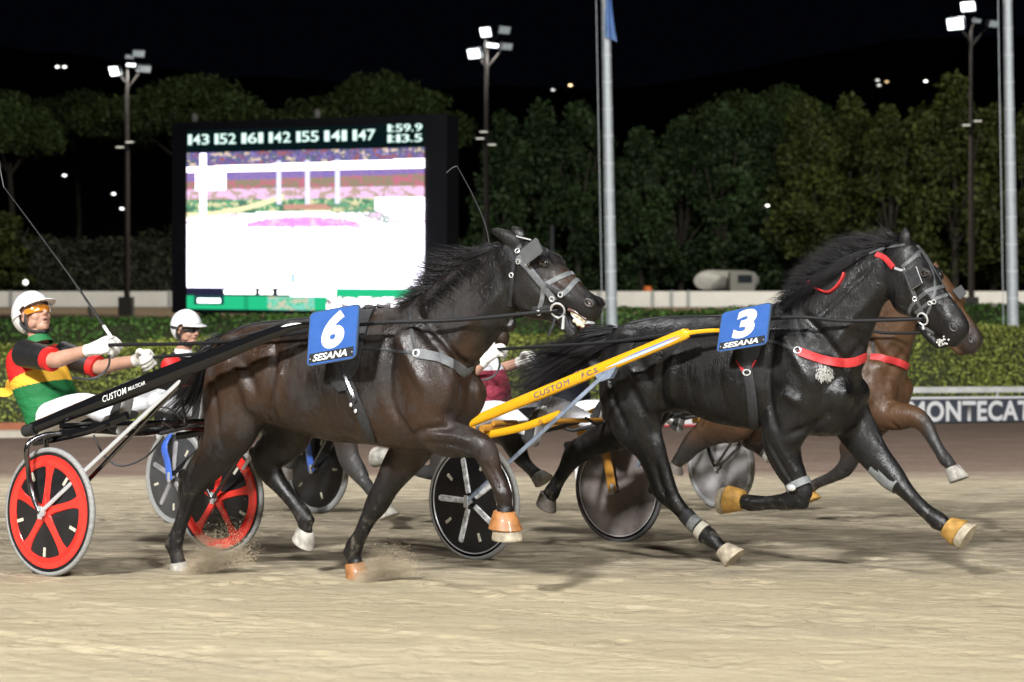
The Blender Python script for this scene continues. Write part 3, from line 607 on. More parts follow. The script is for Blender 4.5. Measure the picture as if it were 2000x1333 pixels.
S6, FS6, P6 = sulky('glossy black sulky with red five-spoke wheels and silver struts', 97, 1000, 10.0, 430, 1004, 11.15, m_blackp, ('red', 'red'), sh6, None, (1.60, 1.62), m_steel, m_dsteel, m_blackp)
S3, FS3, P3 = sulky('yellow sulky with one white-spoked dark wheel and one smoked disc wheel', 925, 1000, 10.85, 1208, 985, 12.0, m_yel, ('five', 'smoke'), sh3, None, (1.25, 0), m_strut, m_gold, m_gold, fsides=(-1,), ssides=(1,), fw=2)
shd = [(u, l, z, r * .85) for u, l, z, r in sh3]
S5, FS5, P5 = sulky('sulky with grey disc far wheel, black forks and amber shafts, behind the yellow one', 1188, 930, 14.0, 1408, 917, 14.95, m_gold, ('white', 'grey'), shd, None, (.4, 0), m_blackp, m_blackp, m_blackp)
S4, FS4, P4 = sulky('sulky with blue forks and dark wheels, half hidden behind the red-wheeled one', 345, 942, 13.4, 620, 930, 14.5, m_blackp, ('blue', 'dark'), shd, None, (.3, 1.2), m_blackp, m_blue, m_blue, fw=2)

g = G(); g.tube(cr([P6(.06, .42, .79), P6(.12, .40, .68), P6(.22, .36, .62), P6(.36, .30, .68), P6(.46, .26, .80)], 6), .006, 6); part('cable_loop', g, m_rub, S6)
g = G(); g.tube(cr([P6(.30, .30, .84), P6(.34, .28, .93), P6(.42, .2, .96), P6(.46, .1, .88)], 6), .005, 6); part('brake_cable', g, m_rub, S6)
# ---------------------------------------------------------------- drivers
m_skin = mat('tanned_skin', (.42, .235, .165), .5, var=.12, scale=18, bump=.08, spec=.4)
m_glove = mat('white_leather_glove', (.74, .72, .66), .6, var=.1, scale=30, bump=.25)
m_helm = mat('white_helmet', (.74, .74, .75), .22, coat=.3, var=.03, scale=6)
m_trou = mat('white_race_trousers', (.72, .72, .74), .75, var=.08, scale=14, bump=.5)
m_boot = mat('worn_black_boot', (.035, .035, .035), .5, var=.4, scale=20, bump=.2)
m_sole = mat('grey_boot_sole', (.28, .28, .27), .8, var=.2, scale=30)
def vcol_mat(name, rough=.7):
    m = bpy.data.materials.new(name); m.use_nodes = True; nt = m.node_tree; b = nt.nodes['Principled BSDF']; b.inputs['Roughness'].default_value = rough; b.inputs['Specular IOR Level'].default_value = .3
    a = nt.nodes.new('ShaderNodeAttribute'); a.attribute_name = 'tint'; nt.links.new(a.outputs['Color'], b.inputs['Base Color'])
    t = nt.nodes.new('ShaderNodeTexCoord'); n = nt.nodes.new('ShaderNodeTexNoise'); n.inputs['Scale'].default_value = 13; n.inputs['Detail'].default_value = 4
    mp = nt.nodes.new('ShaderNodeMapping'); mp.inputs['Scale'].default_value = (1, 1, 2.2); mp.inputs['Rotation'].default_value = (.4, .5, 0)
    nt.links.new(t.outputs['Object'], mp.inputs[0]); nt.links.new(mp.outputs[0], n.inputs['Vector'])
    bp = nt.nodes.new('ShaderNodeBump'); bp.inputs['Strength'].default_value = .7; bp.inputs['Distance'].default_value = .02; nt.links.new(n.outputs[0], bp.inputs['Height']); nt.links.new(bp.outputs[0], b.inputs['Normal'])
    return m
m_cloth = vcol_mat('race_silk')
def paint(me, fn):
    a = me.color_attributes.new('tint', 'FLOAT_COLOR', 'POINT'); c = np.ones((len(me.vertices), 4), np.float32)
    for i, v in enumerate(me.vertices): c[i, :3] = fn(v.co)
    a.data.foreach_set('color', c.ravel())
def hand_geo(w, d, n, thumb_up=1, curl=(48, 98, 150), k=1.0):
    """right or left fist: w wrist, d forearm direction, n back of the hand; fingers close towards -n, thumb on the s side"""
    d = Vector(d).normalized(); n = (Vector(n) - d * d.dot(Vector(n))).normalized(); s = d.cross(n) * thumb_up
    if s.z < 0: s = -s
    g = G(); rs = []
    for t, hw, th in ((-.03, .028, .025), (0, .029, .023), (.03, .036, .020), (.065, .042, .018), (.092, .043, .0165), (.103, .038, .012)):
        rs.append(sect(w + d * (t * k), n * (th * k), s * (hw * k), 18, 2.6))
    g.rings(rs)
    for i, (o, L, ph) in enumerate(((.031, .92, -4), (.0105, 1.0, 2), (-.0105, .95, 8), (-.031, .78, 14))):
        p = w + d * (.09 - .006 * abs(i - 1)) * k + s * o * k; pts = [p - d * .02 * k, p]; 
        for sg, a in zip((.046, .032, .024), curl):
            a = math.radians(a + ph); p = p + (d * math.cos(a) - n * math.sin(a)) * (sg * L * k); pts.append(p)
        q = cr(pts, 4); R = [.0135 - .0042 * j / len(q) for j in range(len(q))]; R[-1] *= .6
        g.tube(q, [r * k for r in R], 10)
    p = w + d * .022 * k + s * .026 * k - n * .010 * k
    pts = [p, p + (d * .030 + s * .022 - n * .012) * k, p + (d * .062 + s * .026 - n * .024) * k, p + (d * .088 + s * .012 - n * .034) * k]
    q = cr(pts, 4); g.tube(q, [(.0165 - .005 * j / len(q)) * k * (.6 if j == len(q) - 1 else 1) for j in range(len(q))], 10)
    return g
def person(label, fr, S, group='drivers in the sulkies', jersey=None, goggles='orange', smoke=False):
    hx, hy, hl, tilt = S['head']; hc = fr.pix(hx, hy, hl)
    T = thing('person', fr.pix(*S['torso'][0][:2], 0) - Vector((0, 0, .15)), label, 'person', group)
    a = math.radians(tilt); turn = math.radians(S.get('turn', 0))
    f0 = fr.h * math.cos(turn) + fr.r * math.sin(turn); r = fr.r * math.cos(turn) - fr.h * math.sin(turn)
    f = f0 * math.cos(a) + Vector((0, 0, math.sin(a))); up = Vector((0, 0, math.cos(a))) - f0 * math.sin(a)
    def H(x, y, z): return hc + f * x + r * y + up * z
    def E(g, c, x, y, z): g.ell(H(*c), f * x, r * y, up * z, 20, 14)
    torso = [(*fr.loc(fr.pix(p[0], p[1], 0)), p[2], p[3]) for p in S['torso']]
    # --- one continuous skin: head, neck, trunk, arms, hands
    g = G(); E(g, (-.012, 0, .035), .098, .077, .092); E(g, (.032, 0, -.035), .066, .062, .085); E(g, (.052, 0, -.098), .040, .040, .030)
    E(g, (.072, 0, .030), .022, .052, .014); E(g, (.058, .038, -.035), .032, .030, .030); E(g, (.058, -.038, -.035), .032, .030, .030)
    g.tube([H(.085, 0, .020), H(.102, 0, -.008), H(.114, 0, -.028), H(.104, 0, -.038)], [.010, .0125, .015, .010], 10)
    E(g, (.103, .011, -.034), .011, .009, .008); E(g, (.103, -.011, -.034), .011, .009, .008)
    E(g, (.089, 0, -.058), .014, .026, .0075); E(g, (.085, 0, -.083), .013, .023, .0085); E(g, (.072, 0, -.112), .018, .022, .016)
    for sd in (1, -1):
        E(g, (-.012, sd * .078, -.012), .020, .009, .032); E(g, (-.010, sd * .082, -.010), .012, .008, .020); E(g, (.02, sd * .05, -.065), .045, .022, .03)
    nb = fr.p(*torso[-1][:3]); g.tube([H(-.015, 0, -.03), H(-.012, 0, -.09), nb.lerp(H(-.012, 0, -.09), .4), nb], [.06, .058, .06, .075], 14)
    q = cr(torso, 4); g.tube([fr.p(*p[:3]) for p in q], [p[3] * .9 for p in q], 18, side=fr.r, flat=[p[4] / p[3] for p in q])
    arms = {}
    for sd, nm in ((1, 'R'), (-1, 'L')):
        sh, el, wr = [fr.pix(*p) for p in S[nm]]; arms[sd] = (sh, el, wr)
        P = cr([sh, sh.lerp(el, .45), el, el.lerp(wr, .35), wr], 4); n = len(P)
        rr = [np.interp(i / (n - 1), [0, .25, .48, .62, 1], [.062, .056, .047, .050, .033]) for i in range(n)]; g.tube(P, rr, 14)
        d = (wr - el).normalized(); g.ell(wr + d * .04, d * .05, fr.r * .014, d.cross(fr.r) * .03)
    part_me = fuse('body', g, .0055, 2, .5); link('body', part_me, m_skin, T)
    g = G(); E(g, (.088, 0, -.0705), .009, .017, .0085 if S.get('hk') else .004); part('mouth', g, mat('dark_mouth', (.05, .012, .012), .5), T)
    for sd in (1, -1):
        g = G(); E(g, (.0835, sd * .033, .004), .011, .014, .010); part('eye', g, mat('eye_white', (.6, .57, .53), .2), T)
        e = WORLD; g = G(); E(g, (.0925, sd * .033, .004), .004, .006, .006)
        part('iris', g, mat('dark_iris', (.02, .012, .008), .15), T)
        g = G(); g.tube([H(.078, sd * .052, .022), H(.0925, sd * .035, .027), H(.096, sd * .014, .022)], [.003, .0055, .004], 8); part('eyebrow', g, mat('dark_hair', (.02, .015, .012), .6), T)
    # --- helmet
    def dome(k, lift=0, edge=None):
        rings = []; N = 40
        for i in range(15):
            ring = []
            for j in range(N):
                q = 2 * math.pi * j / N; cz = math.cos(q)                # q=0 front
                ez = edge(q); tt = i / 14; th = tt * math.acos(max(-1, min(1, ez / .135)))
                ring.append(H(-.012 + (.138 - .016 * min(0, math.cos(q))) * k * math.sin(th) * math.cos(q), .111 * k * math.sin(th) * math.sin(q), .022 + .139 * k * math.cos(th)))
            rings.append(ring)
        return rings
    def edge(q):
        c = math.cos(q)
        return .020 + .012 * max(0, c) if c > .25 else (.020 - .128 * smooth1((.25 - c) / .75))
    g = G(); o = dome(1, edge=edge); i_ = dome(.93, edge=edge); g.rings(o + i_[::-1], cap=False); part('helmet', g, m_helm, T, auto=60)
    g = G(); N = 15; rr = []
    for j in range(N):
        q = math.radians(-62 + 124 * j / (N - 1)); e = .054 * math.cos(q * 1.4) + .004
        b = H(-.012 + .136 * math.cos(q), .110 * math.sin(q), .045); x = f * math.cos(q) + r * math.sin(q)
        rr.append([b - up * .004, b + up * .006, b + x * e + up * (-.006), b + x * e - up * .012])
    g.rings(rr); part('helmet_peak', g, m_helm, T)
    for sd in (1, -1):
        g = G(); g.tube(cr([H(-.035, sd * .092, -.02), H(-.02, sd * .088, -.07), H(.03, sd * .060, -.118), H(.06, 0, -.135)], 4), .009, 8, side=fr.r, flat=.5); g.tube(cr([H(.035, sd * .085, .01), H(.012, sd * .087, -.04), H(.0, sd * .08, -.09)], 4), .009, 8, side=fr.r, flat=.5)
        part('chin_strap', g, m_rub, T)
    # --- goggles
    gm = dict(orange=mat('amber_goggle_lens', (.55, .20, .02), .08, spec=.9, coat=1), black=mat('dark_goggle_lens', (.012, .012, .014), .06, spec=.8, coat=1), red=mat('red_goggle_lens', (.42, .05, .02), .08, spec=.9, coat=1))[goggles]
    g = G(); rr = []
    for j in range(25):
        q = math.radians(-80 + 160 * j / 24); hh = .022 * (1 - .25 * math.exp(-(q / .16) ** 2)) * (1 - .35 * abs(q / 1.4) ** 3)
        b = H(.012 + .094 * math.cos(q), .084 * math.sin(q), .006); x = f * math.cos(q) + r * math.sin(q)
        rr.append([b - up * hh, b + up * hh, b + up * hh + x * .005, b + x * .010, b - up * hh + x * .005])
    g.rings(rr); part('goggles', g, gm, T)
    g = G(); rr = []
    for j in range(25):
        q = math.radians(78 + 204 * j / 24); b = H(.004 + .140 * math.cos(q) - .016, .112 * math.sin(q), .012)
        x = f * math.cos(q) + r * math.sin(q); rr.append([b - up * .010 , b + up * .010, b + up * .010 + x * .004, b - up * .010 + x * .004])
    g.rings(rr); part('goggle_strap', g, m_rub if goggles == 'black' else m_helm, T)
    # --- jersey, sleeves, gloves, trousers, boots
    g = G(); q = cr(torso, 4); g.tube([fr.p(*p[:3]) for p in q], [p[3] for p in q], 24, side=fr.r, flat=[p[4] / p[3] for p in q])
    for sd in (1, -1):
        sh, el, wr = arms[sd]; g.ell(sh, (el - sh).normalized() * .085, fr.r * .07, Vector((0, 0, .07)))
    me = fuse('jersey', g, .008, 6, .5); paint(me, lambda w: jersey(fr.loc(w))); link('jersey', me, m_cloth, T)
    g = G(); p = fr.p(*torso[-1][:3]); g.tube([p - up * .02, p + up * .035], [.085, .068], 20, cap=False); part('collar', g, mat('collar_' + S['collar'], S['collar'], .7), T)
    for sd in (1, -1):
        sh, el, wr = arms[sd]; P = cr([sh, sh.lerp(el, .5), el.lerp(sh, .08)], 5); n = len(P); g = G()
        g.tube(P, [np.interp(i / (n - 1), [0, .3, 1], [.086, .082, .070]) for i in range(n)], 18); part('sleeve', g, S['sleeve'], T)
        g = G(); a_, b_ = el.lerp(sh, .2), el.lerp(sh, .05); g.tube([a_, b_], [.0725, .0715], 18); part('cuff', g, S['cuff'], T)
        d = (wr - el).normalized(); nrm = fr.r * sd + Vector((0, 0, S.get('roll', .25)))
        hg = hand_geo(wr, d, nrm, sd, k=S.get('hk', 1.15)); hg.tube([wr - d * .035, wr - d * .01, wr + d * .02], [.039, .036, .035], 14)
        link('glove', fuse('glove', hg, .0042, 1, .4), m_glove, T)
    g = G(); t0 = [fr.p(*p[:3]) for p in torso[:2]]; b0 = t0[0] - (t0[1] - t0[0]) * .45
    g.tube([b0, t0[0], t0[0].lerp(t0[1], .9)], [torso[0][3] * .8, torso[0][3] * .97, torso[0][3] * .9], 20, side=fr.r, flat=torso[0][4] / torso[0][3])
    legs = {}
    for sd in (1, -1):
        L = [fr.pix(*p) for p in S['leg']]
        if sd < 0: L = [fr.mir(p) for p in L]
        legs[sd] = L; P = cr([L[0], L[0].lerp(L[1], .5) + Vector((0, 0, .01)), L[1], L[1].lerp(L[2], .5), L[2]], 5); n = len(P)
        g.tube(P, [np.interp(i / (n - 1), [0, .28, .5, .7, 1], [.105, .092, .07, .066, .05]) for i in range(n)], 16)
    me = fuse('trousers', g, .008, 4, .5); o = link('trousers', me, m_trou, T)
    g = G()
    for sd in (1,):
        L = legs[sd]; g.tube(cr([L[0] + fr.r * .105, L[0].lerp(L[1], .5) + fr.r * .094, L[1] + fr.r * .072], 5), .0035, 6)
    part('piping', g, mat('dark_piping', (.05, .012, .02), .7), T)
    for sd in (1, -1):
        L = legs[sd]; an = L[2]; sh = (L[1] - an).normalized(); fw = (Vector((0, 0, 1)) * .92 + fr.h * .28).normalized()      # feet pushed forward against the rests, toes up
        sl = fr.r.cross(fw).normalized(); sl = sl if sl.dot(fr.h) > 0 else -sl
        g = G(); g.tube([an + sh * .16, an + sh * .05, an], [.056, .05, .047], 14); rs = []
        for t, hw, th in ((-.075, .03, .04), (-.06, .036, .052), (0, .037, .052), (.06, .042, .04), (.13, .044, .028), (.17, .034, .02), (.182, .015, .012)):
            rs.append(sect(an + fw * t + sl * (.055 - th), sl * th, fr.r * hw, 16, 2.6))
        g.rings(rs); link('boot', fuse('boot', g, .0075, 2, .5), m_boot, T)
        g = G(); rs = []
        for t, hw in ((-.078, .02), (-.06, .036), (0, .034), (.06, .043), (.13, .045), (.17, .035), (.186, .014)): rs.append(sect(an + fw * t + sl * .062, sl * .010, fr.r * hw, 16, 3))
        g.rings(rs); part('boot_sole', g, m_sole, T)
    return T, arms
def smooth1(x): x = max(0, min(1, x)); return x * x * (3 - 2 * x)
C = {k: rgb(v) for k, v in dict(green='1c6b3a', red='c8211f', yellow='f2bb3d', black='0c0c0d', white='e6e6ea', crimson='8c3344', navy='10131c').items()}
m_blacks = mat('black_satin', (.010, .010, .011), .5, var=.2, scale=12, bump=.4); m_reds = mat('red_satin', C['red'], .55, var=.1, scale=12, bump=.4)
def line(fr, a, b, lat):
    (u0, _, z0), (u1, _, z1) = [fr.loc(fr.pix(*p, lat)) for p in (a, b)]
    return lambda u, z: z - (z0 + (z1 - z0) * (u - u0) / (u1 - u0))
_lo = line(FS6, (25, 762), (150, 722), .17); _A = line(FS6, (12, 756), (105, 686), .17); _C0 = FS6.loc(FS6.pix(108, 735, .17)); _C1 = FS6.loc(FS6.pix(122, 690, .17)); _zt = FS6.loc(FS6.pix(75, 679, .17))[2]
def jersey6(p):
    u, l, z = p
    if _lo(u, z) < 0: return C['green']
    if z > _zt: return C['green']
    if _A(u, z) > 0: return C['red']
    if u > _C0[0] + (_C1[0] - _C0[0]) * (z - _C0[2]) / (_C1[2] - _C0[2]): return C['red']
    return C['yellow']
D6, A6 = person('driver in white helmet and amber goggles, green red and yellow jersey, mouth open', FS6, dict(
    head=(66, 616, 0, 24), turn=3, hk=1.3, torso=[(102, 828, .13, .18), (99, 795, .155, .19), (85, 758, .165, .195), (72, 720, .15, .205), (70, 692, .115, .20), (76, 668, .068, .088)],
    R=[(46, 690, .22), (106, 704, .26), (178, 683, .21)], L=[(120, 692, -.21), (194, 718, -.25), (272, 703, -.22)],
    leg=[(100, 818, .10), (172, 792, .26), (226, 818, .33)], collar='1c6b3a', sleeve=m_blacks, cuff=m_reds, roll=.5), jersey=jersey6)
def jersey4(p): return C['black'] if (p[2] * 9 + p[0] * 4) % 3 > .4 else C['black']
D4, A4 = person('driver in white helmet with black goggle band and black jersey with red sleeves', FS4, dict(
    head=(366, 643, 0, -4), turn=-4, torso=[(338, 842, .125, .175), (341, 806, .135, .18), (344, 775, .135, .18), (350, 735, .125, .19), (352, 712, .105, .185), (358, 690, .065, .085)],
    R=[(334, 712, .21), (352, 742, .27), (412, 735, .22)], L=[(392, 710, -.21), (425, 738, -.26), (480, 728, -.22)],
    leg=[(338, 834, .10), (395, 812, .26), (440, 836, .33)], collar='d8d8dc', sleeve=m_reds, cuff=m_blacks), jersey=jersey4, goggles='black')
_z3 = FS3.loc(FS3.pix(950, 722, .0))[2]
def jersey3(p): return C['white'] if p[2] > _z3 else C['crimson']
D3, A3 = person('driver in white and crimson jersey holding a raised whip, behind the chest of horse 6', FS3, dict(
    head=(892, 622, 0, 4), torso=[(918, 836, .13, .175), (940, 800, .14, .18), (950, 768, .15, .19), (932, 722, .135, .195), (910, 695, .105, .19), (900, 672, .065, .085)],
    R=[(880, 702, .21), (898, 752, .26), (948, 704, .22)], L=[(948, 694, -.21), (930, 738, -.24), (1020, 706, -.24)],
    leg=[(915, 824, .10), (982, 806, .26), (1036, 842, .33)], collar='d8d8dc', sleeve=mat('white_satin', C['white'], .6, var=.05, bump=.3), cuff=mat('white_satin'), roll=.6), jersey=jersey3)
D5, A5 = person('driver in red goggles seen between the muzzle of horse 6 and the black croup', FS5, dict(
    head=(1133, 640, 0, 2), turn=24, torso=[(1118, 815, .125, .175), (1118, 785, .135, .18), (1116, 758, .135, .18), (1114, 725, .125, .19), (1114, 705, .105, .185), (1122, 683, .065, .085)],
    R=[(1096, 706, .21), (1128, 735, .25), (1180, 722, .22)], L=[(1150, 704, -.21), (1180, 735, -.25), (1230, 720, -.22)],
    leg=[(1118, 812, .10), (1172, 800, .26), (1215, 832, .33)], collar='1f7a2c', sleeve=m_blacks, cuff=m_blacks), jersey=lambda p: C['navy'], goggles='red')

g = G(); vs = []                                             # the sash end fluttering behind the back
for j in range(13):
    for i in range(7):
        x, y = j / 12, i / 6; p = FS6.pix(30 - 44 * x, 752 + 22 * x + (y - .5) * (26 - 12 * x), .12 - .1 * x); vs.append(p + FS6.r * (.025 * math.sin(7 * x + 3 * y)) + Vector((0, 0, .012 * math.sin(9 * x + y))))
g.add(vs, [(j * 7 + i, j * 7 + i + 1, (j + 1) * 7 + i + 1, (j + 1) * 7 + i) for j in range(12) for i in range(6)]); o = part('sash_end', g, mat('yellow_satin', C['yellow'], .6, var=.08, bump=.3), D6, auto=None)
# ---------------------------------------------------------------- what the horses wear
m_leather = mat('black_leather', (.026, .026, .028), .5, spec=.3, var=.3, scale=40, bump=.3)
m_grayst = mat('grey_nylon_strap', (.10, .105, .11), .5, var=.25, scale=50, bump=.4)
m_redst = mat('red_nylon_strap', (.46, .028, .03), .5, var=.15, scale=40, bump=.3)
m_chrome = mat('polished_chrome', (.72, .73, .74), .25, metal=.55)
def hit(bv, px, py):
    d = ray(px, py).normalized(); p, n, i, t = bv.ray_cast(CAM, d); return (p, n) if p is not None else (None, None)
def onto(bv, p, r=.5):
    q, n, i, t = bv.find_nearest(p, r); return (q, n) if q is not None else (p, Vector((0, -1, 0)))
def strap(name, T, bv, fr, pxs, w, m, th=.006, mirror=True, per=5, lat=.1, label=None):
    """flat strap lying on the coat along the traced pixels (and on the far side too)"""
    P = []
    for q in cr([(float(a), float(b)) for a, b in pxs], per):
        p, n = hit(bv, *q)
        if p is None: p, n = onto(bv, fr.pix(q[0], q[1], lat))
        P.append((p, n))
    o = strap3(name, T, P, w, m, th, label)
    if mirror:
        Q = []
        for p, n in P: Q.append(onto(bv, fr.mir(p)))
        strap3(name, T, Q, w, m, th)
    return o
def strap3(name, T, P, w, m, th=.006, label=None):
    g = G(); rs = []; N = len(P); ws = list(w) if isinstance(w, (list, tuple)) else [w, w]
    for i, (p, n) in enumerate(P):
        t = (P[min(i + 1, N - 1)][0] - P[max(i - 1, 0)][0]); t = t.normalized() if t.length > 1e-6 else Vector((0, 0, 1))
        nn = sum((P[j][1] for j in range(max(0, i - 2), min(N, i + 3))), Vector()).normalized(); s = t.cross(nn).normalized() * (float(np.interp(i / (N - 1), np.linspace(0, 1, len(ws)), ws)) / 2)
        rs.append([p - s + nn * .001, p - s + nn * (th * .8), p + nn * (th * 1.1), p + s + nn * (th * .8), p + s + nn * .001])
    g.rings(rs); return part(name, g, m, T, label=label)
def ring_at(name, T, c, n, rx, rz, m=m_chrome, r=.005, tilt=0):
    n = Vector(n).normalized(); a = n.cross(Vector((0, 0, 1))).normalized(); b = a.cross(n)
    ca, sa = math.cos(tilt), math.sin(tilt); g = G()
    g.tube([c + (a * ca + b * sa) * (rx * math.cos(q)) + (b * ca - a * sa) * (rz * math.sin(q)) for q in (2 * math.pi * k / 28 for k in range(28))], r, 8, closed=True)
    return part(name, g, m, T)
def strands(g, roots, n, rng, r0=.0019, segs=7):
    """tapering hair strands; roots(rng) -> list of control points"""
    for i in range(n):
        q = cr(roots(rng, i / n), 3); m = len(q); k = r0 * rng.uniform(.6, 1.25)
        g.tube(q, [k * (1 - .93 * (j / (m - 1)) ** 1.5) for j in range(m)], 3, cap=False)
m_hair = mat('black_horse_hair', (.012, .011, .012), .42, spec=.5)
m_hairb = mat('dark_brown_horse_hair', (.035, .02, .013), .45, spec=.5)
rng = random.Random(3)
def mane(T, fr, crest, tips, n, m, spread=.03, jit=.03, lats=(-.03, .05), drop=0):
    """crest, tips: px polylines; each strand goes from the crest to the tip line, bowed"""
    cq = [fr.pix(float(p[0]), float(p[1]), 0) for p in cr([(float(a), float(b)) for a, b in crest], 8)]
    tq = [fr.pix(float(p[0]), float(p[1]), float(p[2])) for p in cr([tuple(map(float, t)) for t in tips], 8)]
    def at_(q, t): x = t * (len(q) - 1); i = min(int(x), len(q) - 2); return q[i].lerp(q[i + 1], x - i)
    def roots(r, t):
        t = min(1, max(0, t + r.gauss(0, .02))); a = at_(cq, t) + fr.r * r.uniform(-.02, .02) - Vector((0, 0, .012)); b = at_(tq, min(1, max(0, t + r.gauss(0, .05))))
        L = r.uniform(.6, 1.12); b = a.lerp(b, L) + Vector((r.gauss(0, jit), r.gauss(0, jit), r.gauss(0, jit)))
        mid = a.lerp(b, .45) + Vector((0, 0, drop + r.gauss(0, spread * .5))) + fr.r * r.gauss(0, spread * .5)
        return [a, mid, b]
    g = G(); strands(g, roots, int(n * 2.0), rng); part('mane', g, m, T, auto=None)
def tail(T, fr, root, mid, end, n, m, w=(.03, .07, .12), flare=.10):
    """px + lat controls; strands fan out"""
    R, M_, E_ = fr.pix(*root), [fr.pix(*p) for p in mid], fr.pix(*end)
    def roots(r, t):
        a = r.gauss(0, 1), r.gauss(0, 1); b = r.gauss(0, .5), r.gauss(0, .5)
        out = [R + fr.r * (a[0] * .014) + Vector((0, 0, a[1] * .018))]
        for i, p in enumerate(M_):
            k = w[0] + (w[1] - w[0]) * (i + 1) / (len(M_) + 1); out.append(p + fr.r * (a[0] * k + b[0] * .02) + Vector((0, 0, a[1] * k + b[1] * .02)))
        L = r.uniform(.55, 1.1); e = M_[-1].lerp(E_, L); out.append(e + fr.r * (a[0] * w[2] + b[0] * flare) + Vector((0, 0, a[1] * w[2] + b[1] * flare)))
        return out
    g = G(); strands(g, roots, int(n * 2.0), rng, .0022); g.tube(cr([R, R.lerp(M_[0], .5), M_[0]], 4), [.034, .032, .03, .028, .026, .022, .018, .012, .006], 10)
    part('tail', g, m, T, auto=None)
def eye_at(T, bv, fr, px, py, r=.019, wild=True):
    p, n = hit(bv, px, py)
    if p is None: return
    for q, nn in ((p, n), onto(bv, fr.mir(p))):
        c = q - nn * r * .35; g = G(); g.ell(c, fr.h * r, fr.r * r, Vector((0, 0, r)), 18, 12); e = part('eye', g, mat('horse_eye', (.012, .008, .006), .05, spec=.8, coat=1), T)
        s = nn.cross(fr.h).normalized(); t = s.cross(nn).normalized(); g = G()
        g.tube([c + nn * r * .45 + t * (r * 1.15 * math.cos(a)) + s * (r * .85 * math.sin(a)) for a in (2 * math.pi * k / 24 for k in range(24))], .0055, 8, closed=True); part('eyelid', g, mat('dark_eyelid', (.02, .017, .016), .4), T)
        if wild:
            g = G(); g.ell(c + nn * r * .62 - t * r * .52, t * .004, s * .006, nn * .005, 12, 8); part('eye_white', g, mat('wet_pink_white', (.36, .24, .22), .2), T)
def nostril_at(T, bv, fr, px, py, rx=.021, rz=.014, tilt=.5, inner=True):
    p, n = hit(bv, px, py)
    if p is None: return
    for q, nn, sg in ((p, n, 1), (*onto(bv, fr.mir(p)), -1)):
        a = nn.cross(Vector((0, 0, 1))).normalized(); a = a if a.dot(fr.h) > 0 else -a; b = nn.cross(a); b = b if b.z > 0 else -b
        ct, st = math.cos(tilt), math.sin(tilt); A = a * ct - b * st; B = b * ct + a * st
        g = G(); g.ell(q - nn * .004, A * rx, B * rz, nn * .0075, 20, 10); part('nostril', g, mat('nostril_dark', (.006, .004, .004), .5), T)
        g = G(); g.tube([q + nn * .001 + A * (rx * 1.1 * math.cos(w)) + B * (rz * 1.15 * math.sin(w)) for w in (2 * math.pi * k / 28 for k in range(28))], .0065, 8, closed=True); part('nostril_rim', g, mat('muzzle_skin', (.03, .026, .025), .5), T)
        if inner: g = G(); g.ell(q + nn * .002 + A * rx * .25 - B * rz * .2, A * .006, B * .006, nn * .003, 12, 8); part('nostril_lining', g, mat('wet_pink', (.25, .14, .13), .4), T)
def plate(label, fr, quad, lat, digit, tilt_out=.0):
    """number plate: quad = px of upper left, upper right, lower right, lower left"""
    Q = [fr.pix(*p, lat) for p in quad]
    def S(x, y, o=0): return (Q[3] * (1 - x) + Q[2] * x) * (1 - y) + (Q[0] * (1 - x) + Q[1] * x) * y + fr.r * o
    T = thing('number_plate', S(.5, .5), label, 'number plate', 'number plates on the horses'); g = G()
    def rounded(i, rad=.10, asp=.85):
        out = []
        for cx_, cy_, a0 in ((1 - rad, 1 - rad * asp, 0), (rad, 1 - rad * asp, 90), (rad, rad * asp, 180), (1 - rad, rad * asp, 270)):
            for k in range(7):
                a = math.radians(a0 + 15 * k); x, y = cx_ + rad * math.cos(a), cy_ + rad * asp * math.sin(a); out.append((.5 + (x - .5) * i, .5 + (y - .5) * i))
        return out
    g.prism([S(x, y, -.006) for x, y in rounded(1)], fr.r * .012); part('edge', g, mat('dark_plate_edge', (.05, .08, .13), .5), T)
    g = G(); g.prism([S(x, y, .0062) for x, y in rounded(.965)], fr.r * .002); part('panel', g, mat('blue_plate', (.030, .105, .36), .5, var=.1, scale=16), T)
    g = G(); g.prism([S(x, y, .0085) for x, y in ((.05, .05), (.95, .05), (.95, .228), (.05, .228))], fr.r * .0012); part('strip', g, mat('black_strip', (.02, .022, .026), .5), T)
    g = G(); letters(g, digit, lambda x, y: S(x, y, .0095), .28, .262, .74, .945, bold=.05, shear=.12); part('digit', g, m_white, T)
    g = G(); letters(g, 'SESANA', lambda x, y: S(x, y, .0108), .13, .075, .83, .205, bold=.03, shear=.2); part('lettering', g, m_white, T)
    g = G()
    for x in (.075, .925): g.ell(S(x, .13, .0105), fr.h * .004, fr.r * .003, Vector((0, 0, .004)), 10, 6)
    part('rivet', g, m_chrome, T); return T
def fz(g):
    me = fuse('t', g, .004, 2, .5); q = G(); q.v = [tuple(v.co) for v in me.vertices]; q.f = [tuple(p.vertices) for p in me.polygons]; return q
